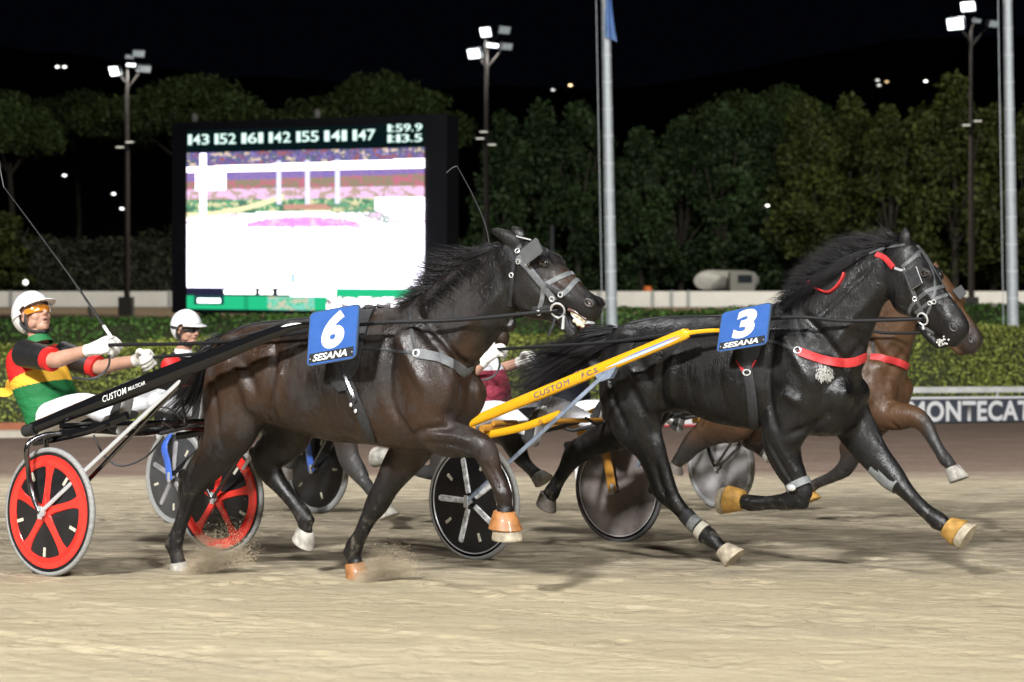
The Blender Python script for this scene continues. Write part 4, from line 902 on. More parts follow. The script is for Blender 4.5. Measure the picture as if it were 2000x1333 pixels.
# ================= horse with number 6
T, bv, fr = T6, B6, F6
m_orboot = mat('orange_rubber_boot', (.33, .14, .045), .5, coat=.1, var=.4, scale=22, bump=.2); m_hoof = mat('dark_hoof', (.09, .075, .06), .6, var=.4, scale=30, bump=.3)
m_whoof = mat('white_hoof_boot', (.34, .32, .28), .65, var=.55, scale=20, bump=.3); m_ylboot = mat('ochre_rubber_boot', (.36, .20, .045), .5, var=.45, scale=22, bump=.2); m_bhoof = mat('pale_horn_hoof', (.34, .29, .21), .7, var=.5, scale=24, bump=.4)
hoof(fr, (348, 1100), (352, 1127), .13, m_whoof, T); hoof(fr, (598, 1036), (587, 1059), -.13, m_whoof, T)
hoof(fr, (985, 1004), (986, 1055), .14, m_bhoof, T, r0=.05, r1=.078); hoof(fr, (985, 1000), (984, 1034), .14, m_orboot, T, 'hoof_boot', .052, .083, toe=.01, label='orange rubber boot on the lifted fore hoof')
hoof(fr, (693, 1102), (698, 1140), -.12, m_orboot, T, 'hoof_boot', .052, .072, toe=.02)
eye_at(T, bv, fr, 1062, 515); nostril_at(T, bv, fr, 1150, 592)
mane(T, fr, [(790,598),(830,566),(872,536),(920,505),(962,485),(985,476)], [(772,600,.04),(800,575,.03),(806,530,.03),(828,495,.02),(878,505,.02),(935,490,.03)], 620, m_hair, .025, .022)
mane(T, fr, [(795,596),(860,545),(930,500)], [(842,602,.16),(890,560,.15),(945,512,.12)], 240, m_hair, .01, .012)
tail(T, fr, (432,668,0), [(405,690,.02),(385,745,.03)], (322,812,.05), 420, m_hair, (.02, .045, .08), .05)
ld = dict(T=T, bv=bv, fr=fr)
def st(name, pxs, w, m, **k): return strap(name, T, bv, fr, pxs, w, m, **k)
st('cheek_strap', [(1011,503),(1030,521),(1050,545),(1068,567),(1083,588)], .034, m_grayst, th=.009)
st('cheek_strap', [(1083,588),(1089,598)], .02, m_leather)
st('crown_strap', [(986,482),(996,492),(1004,510),(1011,503)], .026, m_leather)
st('throat_strap', [(1004,510),(1001,545),(998,580),(996,598)], .022, m_leather)
st('noseband', [(1063,558),(1080,549),(1098,540),(1114,534)], .026, m_grayst)
st('noseband', [(1096,577),(1108,568),(1118,556),(1128,546)], .026, m_grayst)
st('cross_strap', [(1052,548),(1072,560),(1096,576)], .02, m_leather)
st('jaw_strap', [(1061,560),(1059,585),(1054,603)], .022, m_grayst); st('jaw_strap', [(1040,605),(1060,603),(1080,600)], .03, m_leather)
st('browband', [(1010,492),(1040,480),(1062,482),(1072,492)], .02, m_leather)
for px, py in ((1014, 512), (1031, 515), (1079, 584), (1096, 576), (1053, 610), (1001, 538), (1012,492)):
    p, n = hit(bv, px, py)
    if p: ring_at('buckle', T, p + n * .010, n, .012, .012, r=.0032)
p, n = hit(bv, 1090, 604); bit6 = p + n * .012; ring_at('bit_ring', T, bit6, n, .034, .044, r=.0055)
g = G(); b = fr.pix(1101, 618, .07); g.tube([bit6 + Vector((0, 0, -.04)), b, fr.pix(1099, 643, .07)], [.006, .007, .009], 8); part('bit_lever', g, m_chrome, T)
for sd in (1,):                                              # square blinker standing off from the eyes
    q = [fr.pix(x, y, .125) for x, y in ((1015,493),(1049,465),(1054,468),(1067,492),(1063,497),(1032,517),(1028,515))]
    q = [a + fr.r * o for a, o in zip(q, (0, .01, .012, .03, .03, .01, .01))]
    if sd < 0: q = [fr.mir(a) for a in q]
    g = G(); g.prism(q, fr.r * .008); part('blinker', g, mat('grey_blinker', (.075, .078, .08), .6, var=.15, scale=20), T)
    g = G(); g.tube(cr([q[0], fr.p(*[c * k for c, k in zip(fr.loc(q[0]), (1, .75, 1))])], 2), .006, 8); part('blinker_stay', g, m_chrome, T)
g = G(); g.tube(cr([(*fr.pix(1003, 459, .05),), (*fr.pix(1012, 463, .06),), (*fr.pix(1037, 469, .07),)], 5), .004, 8); part('ear_wire', g, m_chrome, T)
g = G(); g.tube([fr.pix(*p) for p in ((1098,618,.055),(1106,642,.05),(1118,655,.03))], .022, 12, side=fr.r, flat=.5); part('chin_cup', g, m_leather, T)
g = G(); g.tube(cr([fr.pix(*p) for p in ((1084,622,.05),(1078,640,.055),(1071,656,.05))], 4), .008, 8, side=fr.r, flat=.4); part('loose_strap', g, m_leather, T)
g = G()
for x, y, l, e in ((1119,611,.034,.012),(1127,616,.034,.014),(1135,621,.030,.014),(1142,627,.024,.012),(1123,627,.032,.012),(1131,633,.026,.014),(1138,637,.020,.010)): g.ell(fr.pix(x, y, l), fr.h * e * 1.25, fr.r * e * .9, Vector((0, 0, e)), 12, 8)
part('tooth_row', fz(g), mat('yellow_teeth', (.55, .49, .35), .4, var=.25, scale=60, bump=.4), T)
g = G(); g.tube(cr([fr.pix(*p) for p in ((1110,605,.045),(1126,610,.044),(1145,624,.036))], 4), .009, 8); part('upper_gum', g, mat('dark_gum', (.10, .05, .045), .3), T)
st('breast_collar', [(815,691),(838,695),(862,702),(888,714),(910,729)], .052, m_grayst, th=.012, lat=.15)
st('trace_strap', [(704,679),(740,682),(780,687),(812,691)], .016, m_leather); st('neck_strap', [(800,604),(803,640),(808,666),(814,690)], .02, m_leather)
p, n = hit(bv, 814, 691); ring_at('collar_ring', T, p + n * .010, n, .017, .017, r=.005)
st('girth', [(664,712),(678,742),(694,780),(712,822),(726,862)], .058, m_leather, th=.012); st('girth_buckle_strap', [(668,715),(682,750),(697,785)], .022, m_dsteel, th=.024, mirror=False)
st('saddle', [(718,604),(704,624),(690,660),(676,705),(668,735),(672,764)], [.10,.13,.15,.17,.18,.15,.05], m_leather, th=.020)
st('back_strap', [(700,610),(640,618),(560,626),(490,634),(450,652)], .022, m_leather, lat=0, mirror=False)
st('hip_strap', [(560,627),(530,640),(500,650),(452,664),(405,700)], .014, m_leather); g = G()
for px, py in ((690,765),(688,790),(697,802)): p, n = hit(bv, px, py); g.ell(p + n * .016, fr.h * .010, fr.r * .006, Vector((0, 0, .012)), 10, 8)
part('buckle', g, m_chrome, T)
plate('blue number plate with a white 6 on the flank of the dark bay horse', fr, ((607,611),(704,593),(696,700),(600,717)), .43, '6')
# ================= horse with number 3
T, bv, fr = T3, B3, F3
hoof(fr, (1412, 1072), (1432, 1096), .13, m_bhoof, T, r0=.048, r1=.072, label='white hind pastern and hoof'); hoof(fr, (1071, 966), (1062, 990), -.13, m_hoof, T, r0=.05, r1=.068)
hoof(fr, (1448, 977), (1408, 972), .14, m_bhoof, T, r0=.05, r1=.074); hoof(fr, (1450, 977), (1420, 972), .14, m_ylboot, T, 'hoof_boot', .055, .076, toe=.012)
hoof(fr, (1852, 1030), (1888, 1056), -.12, m_bhoof, T, r0=.05, r1=.076); hoof(fr, (1850, 1029), (1874, 1046), -.12, m_ylboot, T, 'hoof_boot', .056, .076, toe=.012)
eye_at(T, bv, fr, 1806, 534, wild=False); nostril_at(T, bv, fr, 1862, 640, tilt=.9, inner=False)
mane(T, fr, [(1532,600),(1560,568),(1602,536),(1646,510),(1690,489),(1738,475)], [(1508,608,.05),(1528,566,.05),(1552,528,.05),(1590,494,.04),(1628,470,.03),(1668,464,.04)], 800, m_hair, .04, .022, drop=.015)
mane(T, fr, [(1536,598),(1600,538),(1660,503),(1722,478)], [(1524,612,.16),(1562,580,.19),(1600,548,.16),(1640,520,.13)], 520, m_hair, .02, .016, drop=.01)
mane(T, fr, [(1735,474),(1752,470),(1770,470)], [(1690,450,.02),(1722,446,.05),(1755,470,.09)], 90, m_hair, .02, .02)
tail(T, fr, (1200,654,0), [(1150,672,.0),(1088,708,.02)], (1006,764,.04), 800, m_hair, (.03, .075, .125), .05)
m_boot3 = mat('grey_leg_boot', (.17, .18, .18), .55, var=.3, scale=30, bump=.3)
def legboot(pts, rr, m, name='leg_boot', label=None):
    q = cr([(*fr.loc(fr.pix(a, b, l)), r) for (a, b, l), r in zip(pts, rr)], 4); g = G(); g.tube([fr.p(*p[:3]) for p in q], [p[3] for p in q], 18, side=fr.r, flat=.9); part(name, g, m, T, label=label)
legboot([(1338,1004,.13),(1352,1020,.13),(1368,1034,.13)], [.052,.051,.052], m_leather); legboot([(1366,1031,.13),(1376,1040,.13)], [.059,.060], mat('cream_strap', (.45,.42,.34), .6)); legboot([(1350,1018,.145),(1362,1028,.145)], [.05,.05], m_boot3)
legboot([(1716,904,-.14),(1740,930,-.14),(1758,948,-.125)], [.084,.080,.062], m_boot3, 'knee_boot'); legboot([(1724,914,-.155),(1748,940,-.145)], [.074,.066], m_leather, 'knee_pad')
legboot([(1556,940,.145),(1562,953,.145)], [.078,.076], m_boot3, 'knee_strap')
g = G(); g.ell(fr.pix(1545, 953, .23), fr.h * .03, fr.r * .012, Vector((0, 0, .02)), 14, 8); part('knee_buckle', g, m_chrome, T)
m_brid = mat('worn_bridle_leather', (.06, .062, .064), .45, var=.25, scale=40, bump=.3)
st('cheek_strap', [(1764,524),(1774,545),(1784,572),(1793,592),(1802,612)], .022, m_brid); st('browband', [(1762,522),(1780,508),(1796,492),(1806,484)], .022, m_brid)
st('noseband', [(1784,592),(1798,580),(1816,567),(1842,560)], .022, m_brid); st('noseband', [(1788,612),(1806,598),(1826,585),(1850,576)], .020, m_brid)
st('face_strap', [(1790,480),(1806,500),(1820,528),(1826,562),(1822,585)], .016, m_brid); st('face_strap', [(1822,585),(1815,606),(1806,622)], .016, m_brid)
st('jaw_strap', [(1788,588),(1778,602),(1776,616)], .018, m_brid); st('chin_strap', [(1806,640),(1815,646),(1825,652)], .016, m_brid)
st('crown_strap', [(1698,496),(1722,487),(1745,482),(1768,478)], .016, m_brid)
st('ear_cover_band', [(1712,498),(1728,504),(1738,514),(1746,523)], .030, m_redst, th=.012, mirror=False); st('buckle_strap', [(1748,524),(1760,528),(1768,526)], .014, m_chrome)
for px, py in ((1786, 584), (1824, 590), (1817, 592)):
    p, n = hit(bv, px, py)
    if p: ring_at('buckle', T, p + n * .008, n, .011, .011, r=.003)
p, n = hit(bv, 1804, 622); bit3 = p + n * .012; ring_at('bit_ring', T, bit3, n, .030, .034, r=.0055)
g = G(); g.tube([bit3 + Vector((0, 0, -.03)), fr.pix(1804, 644, .07)], [.005, .008], 8); part('bit_lever', g, m_chrome, T)
for sd in (1, -1):
    q = [fr.pix(x, y, .115) for x, y in ((1768,531),(1789,521),(1801,553),(1781,565))]
    if sd < 0: q = [fr.mir(a) for a in q]
    g = G(); g.prism(q, fr.r * .008); part('blinker', g, m_leather, T); g = G(); g.tube([q[1], q[2], q[3]], .0035, 6); part('blinker_edge', g, m_chrome, T)
st('breast_collar', [(1559,687),(1585,697),(1612,705),(1640,709),(1668,707),(1690,698)], .052, m_redst, th=.012, lat=.15, mirror=False)
st('trace_strap', [(1500,666),(1525,672),(1558,686)], .02, m_leather); st('neck_strap', [(1550,596),(1556,640),(1564,665),(1574,690)], .026, m_leather)
p, n = hit(bv, 1557, 686); ring_at('collar_ring', T, p + n * .012, n, .019, .019, r=.005)
st('girth', [(1458,700),(1464,740),(1470,780),(1474,836)], .058, m_leather, th=.014)
st('saddle', [(1500,600),(1484,620),(1470,655),(1460,690),(1458,718)], [.09,.12,.14,.15,.15,.05], m_leather, th=.020)
st('girth_pad', [(1457,688),(1458,706),(1458,726)], [.12,.125,.05], m_redst, th=.012, mirror=False); st('girth_pad_stripe', [(1457,690),(1458,708)], .075, m_white, th=.015, mirror=False); st('girth_pad_strap', [(1457,680),(1460,700),(1463,728)], .042, m_leather, th=.022, mirror=False)
p, n = hit(bv, 1461, 728); ring_at('girth_buckle', T, p + n * .02, n, .022, .016, r=.005)
st('back_strap', [(1480,612),(1400,618),(1300,620),(1230,632)], .02, m_leather, lat=0, mirror=False)
st('red_cord', [(1562,532),(1572,548),(1584,558),(1598,566),(1618,572),(1634,562),(1646,545),(1650,534)], .012, m_redst, th=.022, mirror=False)
g = G(); rf = random.Random(5)                              # dried foam on the shoulder
for k in range(420):
    a = rf.uniform(0, 6.28); d = rf.random() ** .6; x = 1611 + 16 * d * math.cos(a) + rf.gauss(0, 1.5); y = 727 + 15 * d * math.sin(a) + 3 * abs(math.cos(a)) + rf.gauss(0, 2); p, n = hit(bv, x, y); p2, _ = hit(bv, x + (x - 1611) * .10 + rf.uniform(-1, 1), y + rf.uniform(3, 8))
    if p and p2: g.tube([p - n * .001, p.lerp(p2, .5) + n * .0012, p2 - n * .001], [.0006, rf.uniform(.0010, .0018), .0004], 4, cap=False)
part('sweat_foam', g, mat('white_foam', (.5, .5, .48), .6), T)
g = G()
for k in range(36):
    a = rf.uniform(0, 6.28); p, n = hit(bv, 1840 + rf.gauss(0, 5), 668 + rf.gauss(0, 4))
    if p and n: e = rf.uniform(.003, .007); g.ell(p + n * .002, fr.h * e, fr.r * e, Vector((0, 0, e)), 6, 4)
part('mouth_foam', g, mat('white_foam'), T)
plate('blue number plate with a white 3 on the flank of the black horse', fr, ((1411,611),(1508,590),(1499,673),(1400,689)), .43, '3')
# ================= the two horses behind
def move(S, f0, f1, dx=0, dz=0, sc=1.0):
    """the same horse spec re-expressed: pixel specs become points of frame f1"""
    return S
class Loc:
    """a frame that reads (px, py) of another frame's photo pixels as its own local points"""
    def __init__(s, src, dst, du=0, dz=0, k=1.0): s.a, s.b, s.du, s.dz, s.k = src, dst, du, dz, k; s.h, s.r, s.o = dst.h, dst.r, dst.o; s.own = False
    def pix(s, px, py, lat=0):
        if px < 0: return s.b.pix(-px, py, lat)             # negative x: traced on this horse itself
        u, l, z = s.a.loc(s.a.pix(px, py, lat)); return s.b.p(u * s.k + s.du, l * s.k, z * s.k + s.dz)
    def loc(s, w): return s.b.loc(w)
    def p(s, *a): return s.b.p(*a)
    def mir(s, w): return s.b.mir(w)
_a = Vector((FS5.o.x, FS5.o.y, 0)); F5 = Loc(F3, Fr(_a.x, _a.y, 46), .11, .04, .98)
_a = Vector((FS4.o.x, FS4.o.y, 0)); F4 = Loc(F3, Fr(_a.x, _a.y, 40), -.2, 0, 1.0)
def neg(L): return [(-a, b, *c) for a, b, *c in L]
H5 = dict(H3, knobs=[]); H5['rf'] = [(1545,665,.14,.12,.09), (1580,750,.165,.155,.10)] + neg([(1712,800,.16,.125,.09), (1750,812,.15,.10,.08), (1785,815,.15,.075,.06), (1806,830,.14,.06,.052), (1822,858,.14,.044,.04), (1836,882,.14,.04,.036), (1846,897,.14,.046,.042), (1856,908,.14,.038,.036), (1860,914,.14,.042,.042)])
H5['lf'] = [(1625,740,-.14,.15,.10), (1640,800,-.14,.13,.09)] + neg([(1668,865,-.13,.10,.07), (1662,890,-.13,.075,.06), (1650,915,-.12,.062,.05), (1625,932,-.12,.042,.04), (1595,945,-.12,.038,.036), (1580,955,-.12,.046,.042), (1576,965,-.12,.04,.04)])
H5['rh'] = H3['rh'][:2] + neg([(1440,808,.15,.18,.125), (1405,828,.15,.15,.10), (1376,848,.14,.105,.072), (1352,868,.14,.085,.06), (1338,886,.13,.07,.052), (1326,900,.13,.05,.045), (1320,908,.13,.045,.04)])
H5['lh'] = H3['lh'][:2] + neg([(1475,815,-.15,.15,.11), (1470,850,-.14,.11,.08), (1465,858,-.13,.085,.06), (1475,868,-.13,.06,.05), (1488,880,-.13,.045,.042), (1498,888,-.13,.045,.042)])
H5['zone'] = 2.35
H4 = dict(H3, knobs=[]); H4['rh'] = H3['rh'][:2] + neg([(660,780,.15,.195,.13), (664,820,.15,.15,.105), (674,860,.145,.10,.07), (682,895,.14,.085,.06), (698,920,.135,.072,.052), (715,945,.13,.045,.042), (732,968,.13,.04,.037), (745,984,.13,.048,.043), (752,994,.13,.042,.042)])
H4['lh'] = H3['lh'][:2] + neg([(640,800,-.15,.15,.11), (610,825,-.14,.105,.075), (592,845,-.13,.08,.056), (580,868,-.13,.055,.045), (570,890,-.13,.045,.042), (564,905,-.13,.048,.043), (560,912,-.13,.042,.042)])
H4['rf'] = H3['rf'][:2] + neg([(848,830,.165,.125,.09), (850,860,.155,.09,.07), (858,890,.15,.075,.06), (856,914,.14,.066,.056), (840,923,.14,.05,.045), (812,918,.14,.04,.037), (785,908,.14,.044,.04), (765,898,.14,.04,.038), (758,894,.14,.042,.042)])
H4['lf'] = H3['lf'][:2] + neg([(985,838,-.13,.11,.08), (1000,862,-.13,.085,.064), (1012,884,-.13,.07,.057), (1024,903,-.12,.046,.043), (1038,918,-.12,.040,.038), (1046,926,-.12,.046,.043), (1050,932,-.12,.042,.042)])
def tint5(u, l, z):
    leg = np.maximum(1 - smoothst(z, .52, .8), smoothst(u, 2.48, 2.60) * smoothst(-z, -1.08, -.98)); head = smoothst(u, 2.70, 2.84) * smoothst(-z, -1.68, -1.56); return np.maximum(leg, head * .8), np.zeros_like(u), np.clip(1 - leg, 0, 1) * .4
M5 = coat_mat('bright_bay_coat', (.058, .029, .0135), (.14, .07, .03), (.024, .022, .021), .5, gray=.15); M4 = coat_mat('bay_coat_grey_legs', (.03, .018, .012), (.14, .07, .03), (.04, .038, .037), .5)
T5 = thing('horse', F5.p(1.3, 0, 0), 'chestnut brown horse with red breast strap, mostly hidden behind the black horse', 'horse', 'trotting race horses')
me = horse_mesh('body', F5, H5, tint5, .014); B5 = bvh_of(me); link('body', me, M5, T5)
T4 = thing('horse', F4.p(1.3, 0, 0), 'bay horse with dusty grey legs and white hooves, hidden behind horse number 6', 'horse', 'trotting race horses')
me = horse_mesh('body', F4, H4, tint5, .014); B4 = bvh_of(me); link('body', me, M4, T4)
def nh(T, fr, cor, sole, lat, m, **k): hoof(fr, (-cor[0], cor[1]), (-sole[0], sole[1]), lat, m, T, **k)
nh(T5, F5, (1860, 914), (1870, 940), .14, m_whoof, r0=.05, r1=.068); nh(T5, F5, (1577, 962), (1584, 980), -.12, m_ylboot); nh(T5, F5, (1321, 906), (1316, 918), .13, m_hoof); nh(T5, F5, (1498, 886), (1508, 896), -.13, m_whoof)
nh(T4, F4, (751, 990), (758, 1012), .13, m_whoof, r0=.05, r1=.072); nh(T4, F4, (560, 910), (556, 930), -.13, m_hoof); nh(T4, F4, (760, 892), (732, 888), .14, m_whoof, r0=.05, r1=.07); nh(T4, F4, (1050, 928), (1060, 944), -.12, m_whoof, r0=.05, r1=.068)
for T, fr, bv in ((T5, F5, B5), (T4, F4, B4)):
    mane(T, fr, [(1532,600),(1602,536),(1690,489),(1738,475)], [(1510,612,.05),(1560,545,.05),(1610,505,.05),(1670,480,.04)], 260, m_hair if T is T4 else m_hairb, .03, .03)
    tail(T, fr, (1168,652,0), [(1130,680,.0),(1100,740,.02)], (1060,820,.03), 260, m_hair, (.03, .06, .09), .05)
T, bv, fr = T5, B5, F5.b
strap('breast_collar', T, bv, fr, [(1700,698),(1725,700),(1750,706),(1772,716)], .05, m_redst, th=.014, mirror=False, lat=.15)
strap('neck_strap', T, bv, fr, [(1703,660),(1705,680),(1706,698)], .024, m_leather, mirror=False)
strap('noseband', T, bv, fr, [(1874,621),(1884,618)], .03, m_redst, mirror=False)
p, n = onto(bv, F5.pix(1868, 642, .06)); nostril_p = p
def nearest_px(w): d = w - CAM; return CX + F * d.x / d.y, HY - F * d.z / d.y
for k, (a, b) in enumerate(((1868, 642),)):
    x, y = nearest_px(F5.pix(a, b, .055)); nostril_at(T, bv, fr, x, y, tilt=.9, inner=True)
for nm, pts in (('cheek_strap', [(1764,524),(1784,572),(1802,612)]), ('noseband', [(1790,606),(1808,592),(1850,572)]), ('crown_strap', [(1745,484),(1768,480),(1790,484)])):
    strap3(nm, T, [onto(bv, F5.pix(float(a), float(b), .10)) for a, b in cr(pts, 5)], .022, m_brid)
q = [fr.pix(x, y, .02) for x, y in ((1861,567),(1878,557),(1888,574),(1876,586))]; g = G(); g.prism(q, fr.r * .008); part('blinker', g, mat('grey_blinker'), T)
# ================= reins
def reins(label, fr, A, bit, bv, terret):
    t = thing('reins', A[1][2], label, 'reins', 'reins from drivers to bits')
    for sd in (1, -1):
        d = (A[sd][2] - A[sd][1]).normalized(); h = A[sd][2] + d * .11; te = terret if sd > 0 else fr.mir(terret); b = bit if sd > 0 else fr.mir(bit)
        m1 = h.lerp(te, .5) - Vector((0, 0, .035)); g = G(); g.tube(cr([h, m1, te, te.lerp(b, .5) - Vector((0, 0, .012)), b], 8), .0105, 8, side=Vector((0, 0, 1)), flat=1); part('rein', g, mat('rein_leather', (.012, .012, .013), .6, spec=.2), t)
        g = G(); g.tube(cr([h, h + Vector((.02, 0, -.10)), h + Vector((-.02, 0, -.17)), h + Vector((-.10, 0, -.20)), h + Vector((-.2, 0, -.19))], 5), .008, 6, side=fr.r, flat=.4); part('rein_end', g, m_leather, t)
reins('black reins running along the neck of horse 6 to its bit', F6, A6, bit6, B6, F6.pix(706, 634, .30))
reins('black reins running along the neck of the black horse to its bit', F3, A3, bit3, B3, F3.pix(1512, 622, .30))
bit5 = F5.pix(1804, 622, .10); bit4 = F4.pix(1804, 622, .10)
reins('reins of the chestnut horse, seen below the throat of the black horse', F5, A5, bit5, B5, F5.pix(1512, 622, .30)); reins('reins of the hidden bay horse, below the black shaft', F4, A4, bit4, B4, F4.pix(1512, 622, .30))
# ================= whips
def whip(label, pts, rr, grip_n=2):
    t = thing('whip', pts[0], label, 'whip', 'driving whips'); q = cr(pts, 6); R = np.interp(np.linspace(0, 1, len(q)), np.linspace(0, 1, len(rr)), rr)
    g = G(); g.tube(q, list(R), 8); part('whip_stick', g, m_blacks, t); d = (pts[1] - pts[0]).normalized()
    g = G(); g.tube([pts[0] - d * .03, pts[0] + d * .07], .0105, 10); part('grip', g, m_white, t); return t
h = A6[1][2] + (A6[1][2] - A6[1][1]).normalized() * .08
lt = FS6.loc(h)[1]; w6 = whip('long black whip held up by the driver in green red and yellow', [FS6.pix(214, 654, lt), FS6.pix(144, 550, lt), FS6.pix(76, 457, lt), FS6.pix(8, 366, lt)], [.0085, .006, .0045, .0035])
g = G(); g.tube(cr([FS6.pix(8, 368, lt), FS6.pix(3, 345, lt), FS6.pix(-2, 310, lt)], 4), .0028, 6); part('lash', g, m_grayst, w6)
h = A3[1][2] + (A3[1][2] - A3[1][1]).normalized() * .08; lt = FS3.loc(h)[1]
w3 = whip('thin whip raised by the crimson driver, curving above the ears of horse 6', [h, FS3.pix(962, 560, lt), FS3.pix(952, 455, lt), FS3.pix(925, 385, lt), FS3.pix(893, 325, lt)], [.008, .006, .0045, .004, .0035])
g = G(); g.tube(cr([FS3.pix(893, 325, lt), FS3.pix(884, 328, lt), FS3.pix(872, 338, lt)], 4), .0032, 6); part('lash', g, m_grayst, w3)
# ================= kicked-up sand
def kick(label, px, py, Y, du, n, seed, spread=.05, rise=.10):
    r = random.Random(seed); g = G(); c = at(px, py, Y)
    for k in range(n):
        t = r.random() ** 1.2; p = c + Vector((du * t + r.gauss(0, spread * (.35 + .5 * t)), r.gauss(0, .05), 0)); p.z = gz(p.y) + abs(r.gauss(0, .02 + rise * t * (1.15 - t) * 1.6)) + rise * t * .35
        e = r.uniform(.0005, .0011) * (2.2 if r.random() < .02 else 1)
        w = e * r.uniform(1, 1.9); o_ = len(g.v); g.v += [(p.x - w, p.y, p.z), (p.x + w, p.y, p.z + e * .4), (p.x, p.y - e, p.z - e), (p.x, p.y + e * .5, p.z + e)]; g.f += [(o_, o_ + 1, o_ + 2), (o_, o_ + 3, o_ + 1), (o_, o_ + 2, o_ + 3), (o_ + 1, o_ + 3, o_ + 2)]
    o = part('kicked_sand', g, mat('flying_sand', (.34, .27, .18), .95), None); o['kind'] = 'stuff'; o['label'] = label; o['category'] = 'sand'
kick('spray of sand behind the hind hoof of horse 6', 365, 1122, 10.05, .36, 16000, 1, .05, .17); kick('spray of sand thrown up in front of the planted fore hoof of horse 6', 700, 1138, 9.7, .32, 13000, 2, .04, .12)
def puff(label, px, py, Y, sx, sz, dens):
    c = at(px, py, Y); c.z = gz(c.y) + sz * .45; g = G(); g.ell(c, (sx, 0, 0), (0, .10, 0), (0, 0, sz), 20, 12)
    m = bpy.data.materials.new('sand_dust'); m.use_nodes = True; nt = m.node_tree; nt.nodes.remove(nt.nodes['Principled BSDF']); v = nt.nodes.new('ShaderNodeVolumePrincipled'); v.inputs['Color'].default_value = (.62, .50, .34, 1)
    tc = nt.nodes.new('ShaderNodeTexCoord'); mp = nt.nodes.new('ShaderNodeMapping'); mp.inputs['Location'].default_value = (-1, -1, -1); mp.inputs['Scale'].default_value = (2, 2, 2); gr = nt.nodes.new('ShaderNodeTexGradient'); gr.gradient_type = 'SPHERICAL'; nt.links.new(tc.outputs['Generated'], mp.inputs[0]); nt.links.new(mp.outputs[0], gr.inputs[0])
    nz = nt.nodes.new('ShaderNodeTexNoise'); nz.inputs['Scale'].default_value = 9; nz.inputs['Detail'].default_value = 5; mq = nt.nodes.new('ShaderNodeMapping'); mq.inputs['Rotation'].default_value = (0, .5, 0); mq.inputs['Scale'].default_value = (.7, 1, 2); nt.links.new(tc.outputs['Object'], mq.inputs[0]); nt.links.new(mq.outputs[0], nz.inputs['Vector'])
    a = nt.nodes.new('ShaderNodeMapRange'); a.inputs[1].default_value = .42; a.inputs[2].default_value = .66; nt.links.new(nz.outputs[0], a.inputs[0]); b = nt.nodes.new('ShaderNodeMath'); b.operation = 'MULTIPLY'; nt.links.new(a.outputs[0], b.inputs[0]); nt.links.new(gr.outputs['Fac'], b.inputs[1]); d = nt.nodes.new('ShaderNodeMath'); d.operation = 'MULTIPLY'; d.inputs[1].default_value = dens; nt.links.new(b.outputs[0], d.inputs[0]); nt.links.new(d.outputs[0], v.inputs['Density']); nt.links.new(v.outputs[0], nt.nodes['Material Output'].inputs['Volume'])
    o = part('dust_puff', g, m, None); o['kind'] = 'stuff'; o['label'] = label; o['category'] = 'dust'
puff('soft puff of sand dust rising behind the hind hoof of horse 6', 412, 1088, 10.05, .21, .17, 55); puff('soft puff of sand dust in front of the planted fore hoof of horse 6', 745, 1118, 9.7, .20, .12, 55)
# ================= shaft lettering
def on_shaft(Tn, fr, i0, i1, text, m, y0, y1, out=.66, **k):
    pts, rr = SHAFT[Tn.name]
    def fn(x, y):
        t = i0 + (i1 - i0) * x; i = min(int(t), len(pts) - 2); f = t - i; p = pts[i].lerp(pts[i + 1], f); r = rr[i] * (1 - f) + rr[i + 1] * f
        d = (pts[i + 1] - pts[i]).normalized(); up = d.cross(fr.r); up = up if up.z > 0 else -up; v = y0 + (y1 - y0) * y
        return p + up * (v * r) + fr.r * (r * .62 * math.sqrt(max(0, 1 - v * v)) + .0025)
    g = G(); letters(g, text, fn, 0, 0, 1, 1, **k); part('lettering', g, m, Tn)
m_navyp = mat('navy_print', (.03, .05, .16), .5)
on_shaft(S6, FS6, 9.7, 12.7, 'CUSTOM', m_white, -.36, .36, bold=.008, space=1.06, shear=.25); on_shaft(S6, FS6, 12.9, 15.0, 'MULTICAR', m_white, -.20, .20, bold=.008, shear=.25)
on_shaft(S3, FS3, 10.5, 15.4, 'CUSTOM', m_navyp, -.5, .45, bold=.0, shear=.15, space=1.1); on_shaft(S3, FS3, 17.0, 19.3, 'F.C.S.', m_navyp, -.42, .42, bold=.01, shear=.15)
def band(Tn, fr, i0, i1, m, va, vb):
    pts, rr = SHAFT[Tn.name]; g = G(); rs = []
    for k in range(25):
        t = i0 + (i1 - i0) * k / 24; i = min(int(t), len(pts) - 2); f = t - i; p = pts[i].lerp(pts[i + 1], f); r = rr[i] * (1 - f) + rr[i + 1] * f; d = (pts[i + 1] - pts[i]).normalized(); up = d.cross(fr.r); up = up if up.z > 0 else -up
        e = min(1, 4 * k / 24, 4 * (24 - k) / 24); rs.append([p + up * (v * r) + fr.r * (r * .62 * math.sqrt(max(0, 1 - v * v)) + .0015) for v in (va + (vb - va) * .5 * (1 - e), va + (vb - va) * (.5 + .5 * e))])
    vs = [v for q in rs for v in q]; g.add(vs, [(2 * k, 2 * k + 1, 2 * k + 3, 2 * k + 2) for k in range(24)]); part('stripe', g, m, Tn)
band(S3, FS3, 20.0, 30.0, mat('pale_blue_stripe', (.45, .55, .72), .35), -.55, -.1); band(S3, FS3, 22.0, 30.0, mat('blue_stripe', (.10, .2, .55), .35), -.05, .12)
band(S6, FS6, 31, 35.5, m_white, .35, .8)
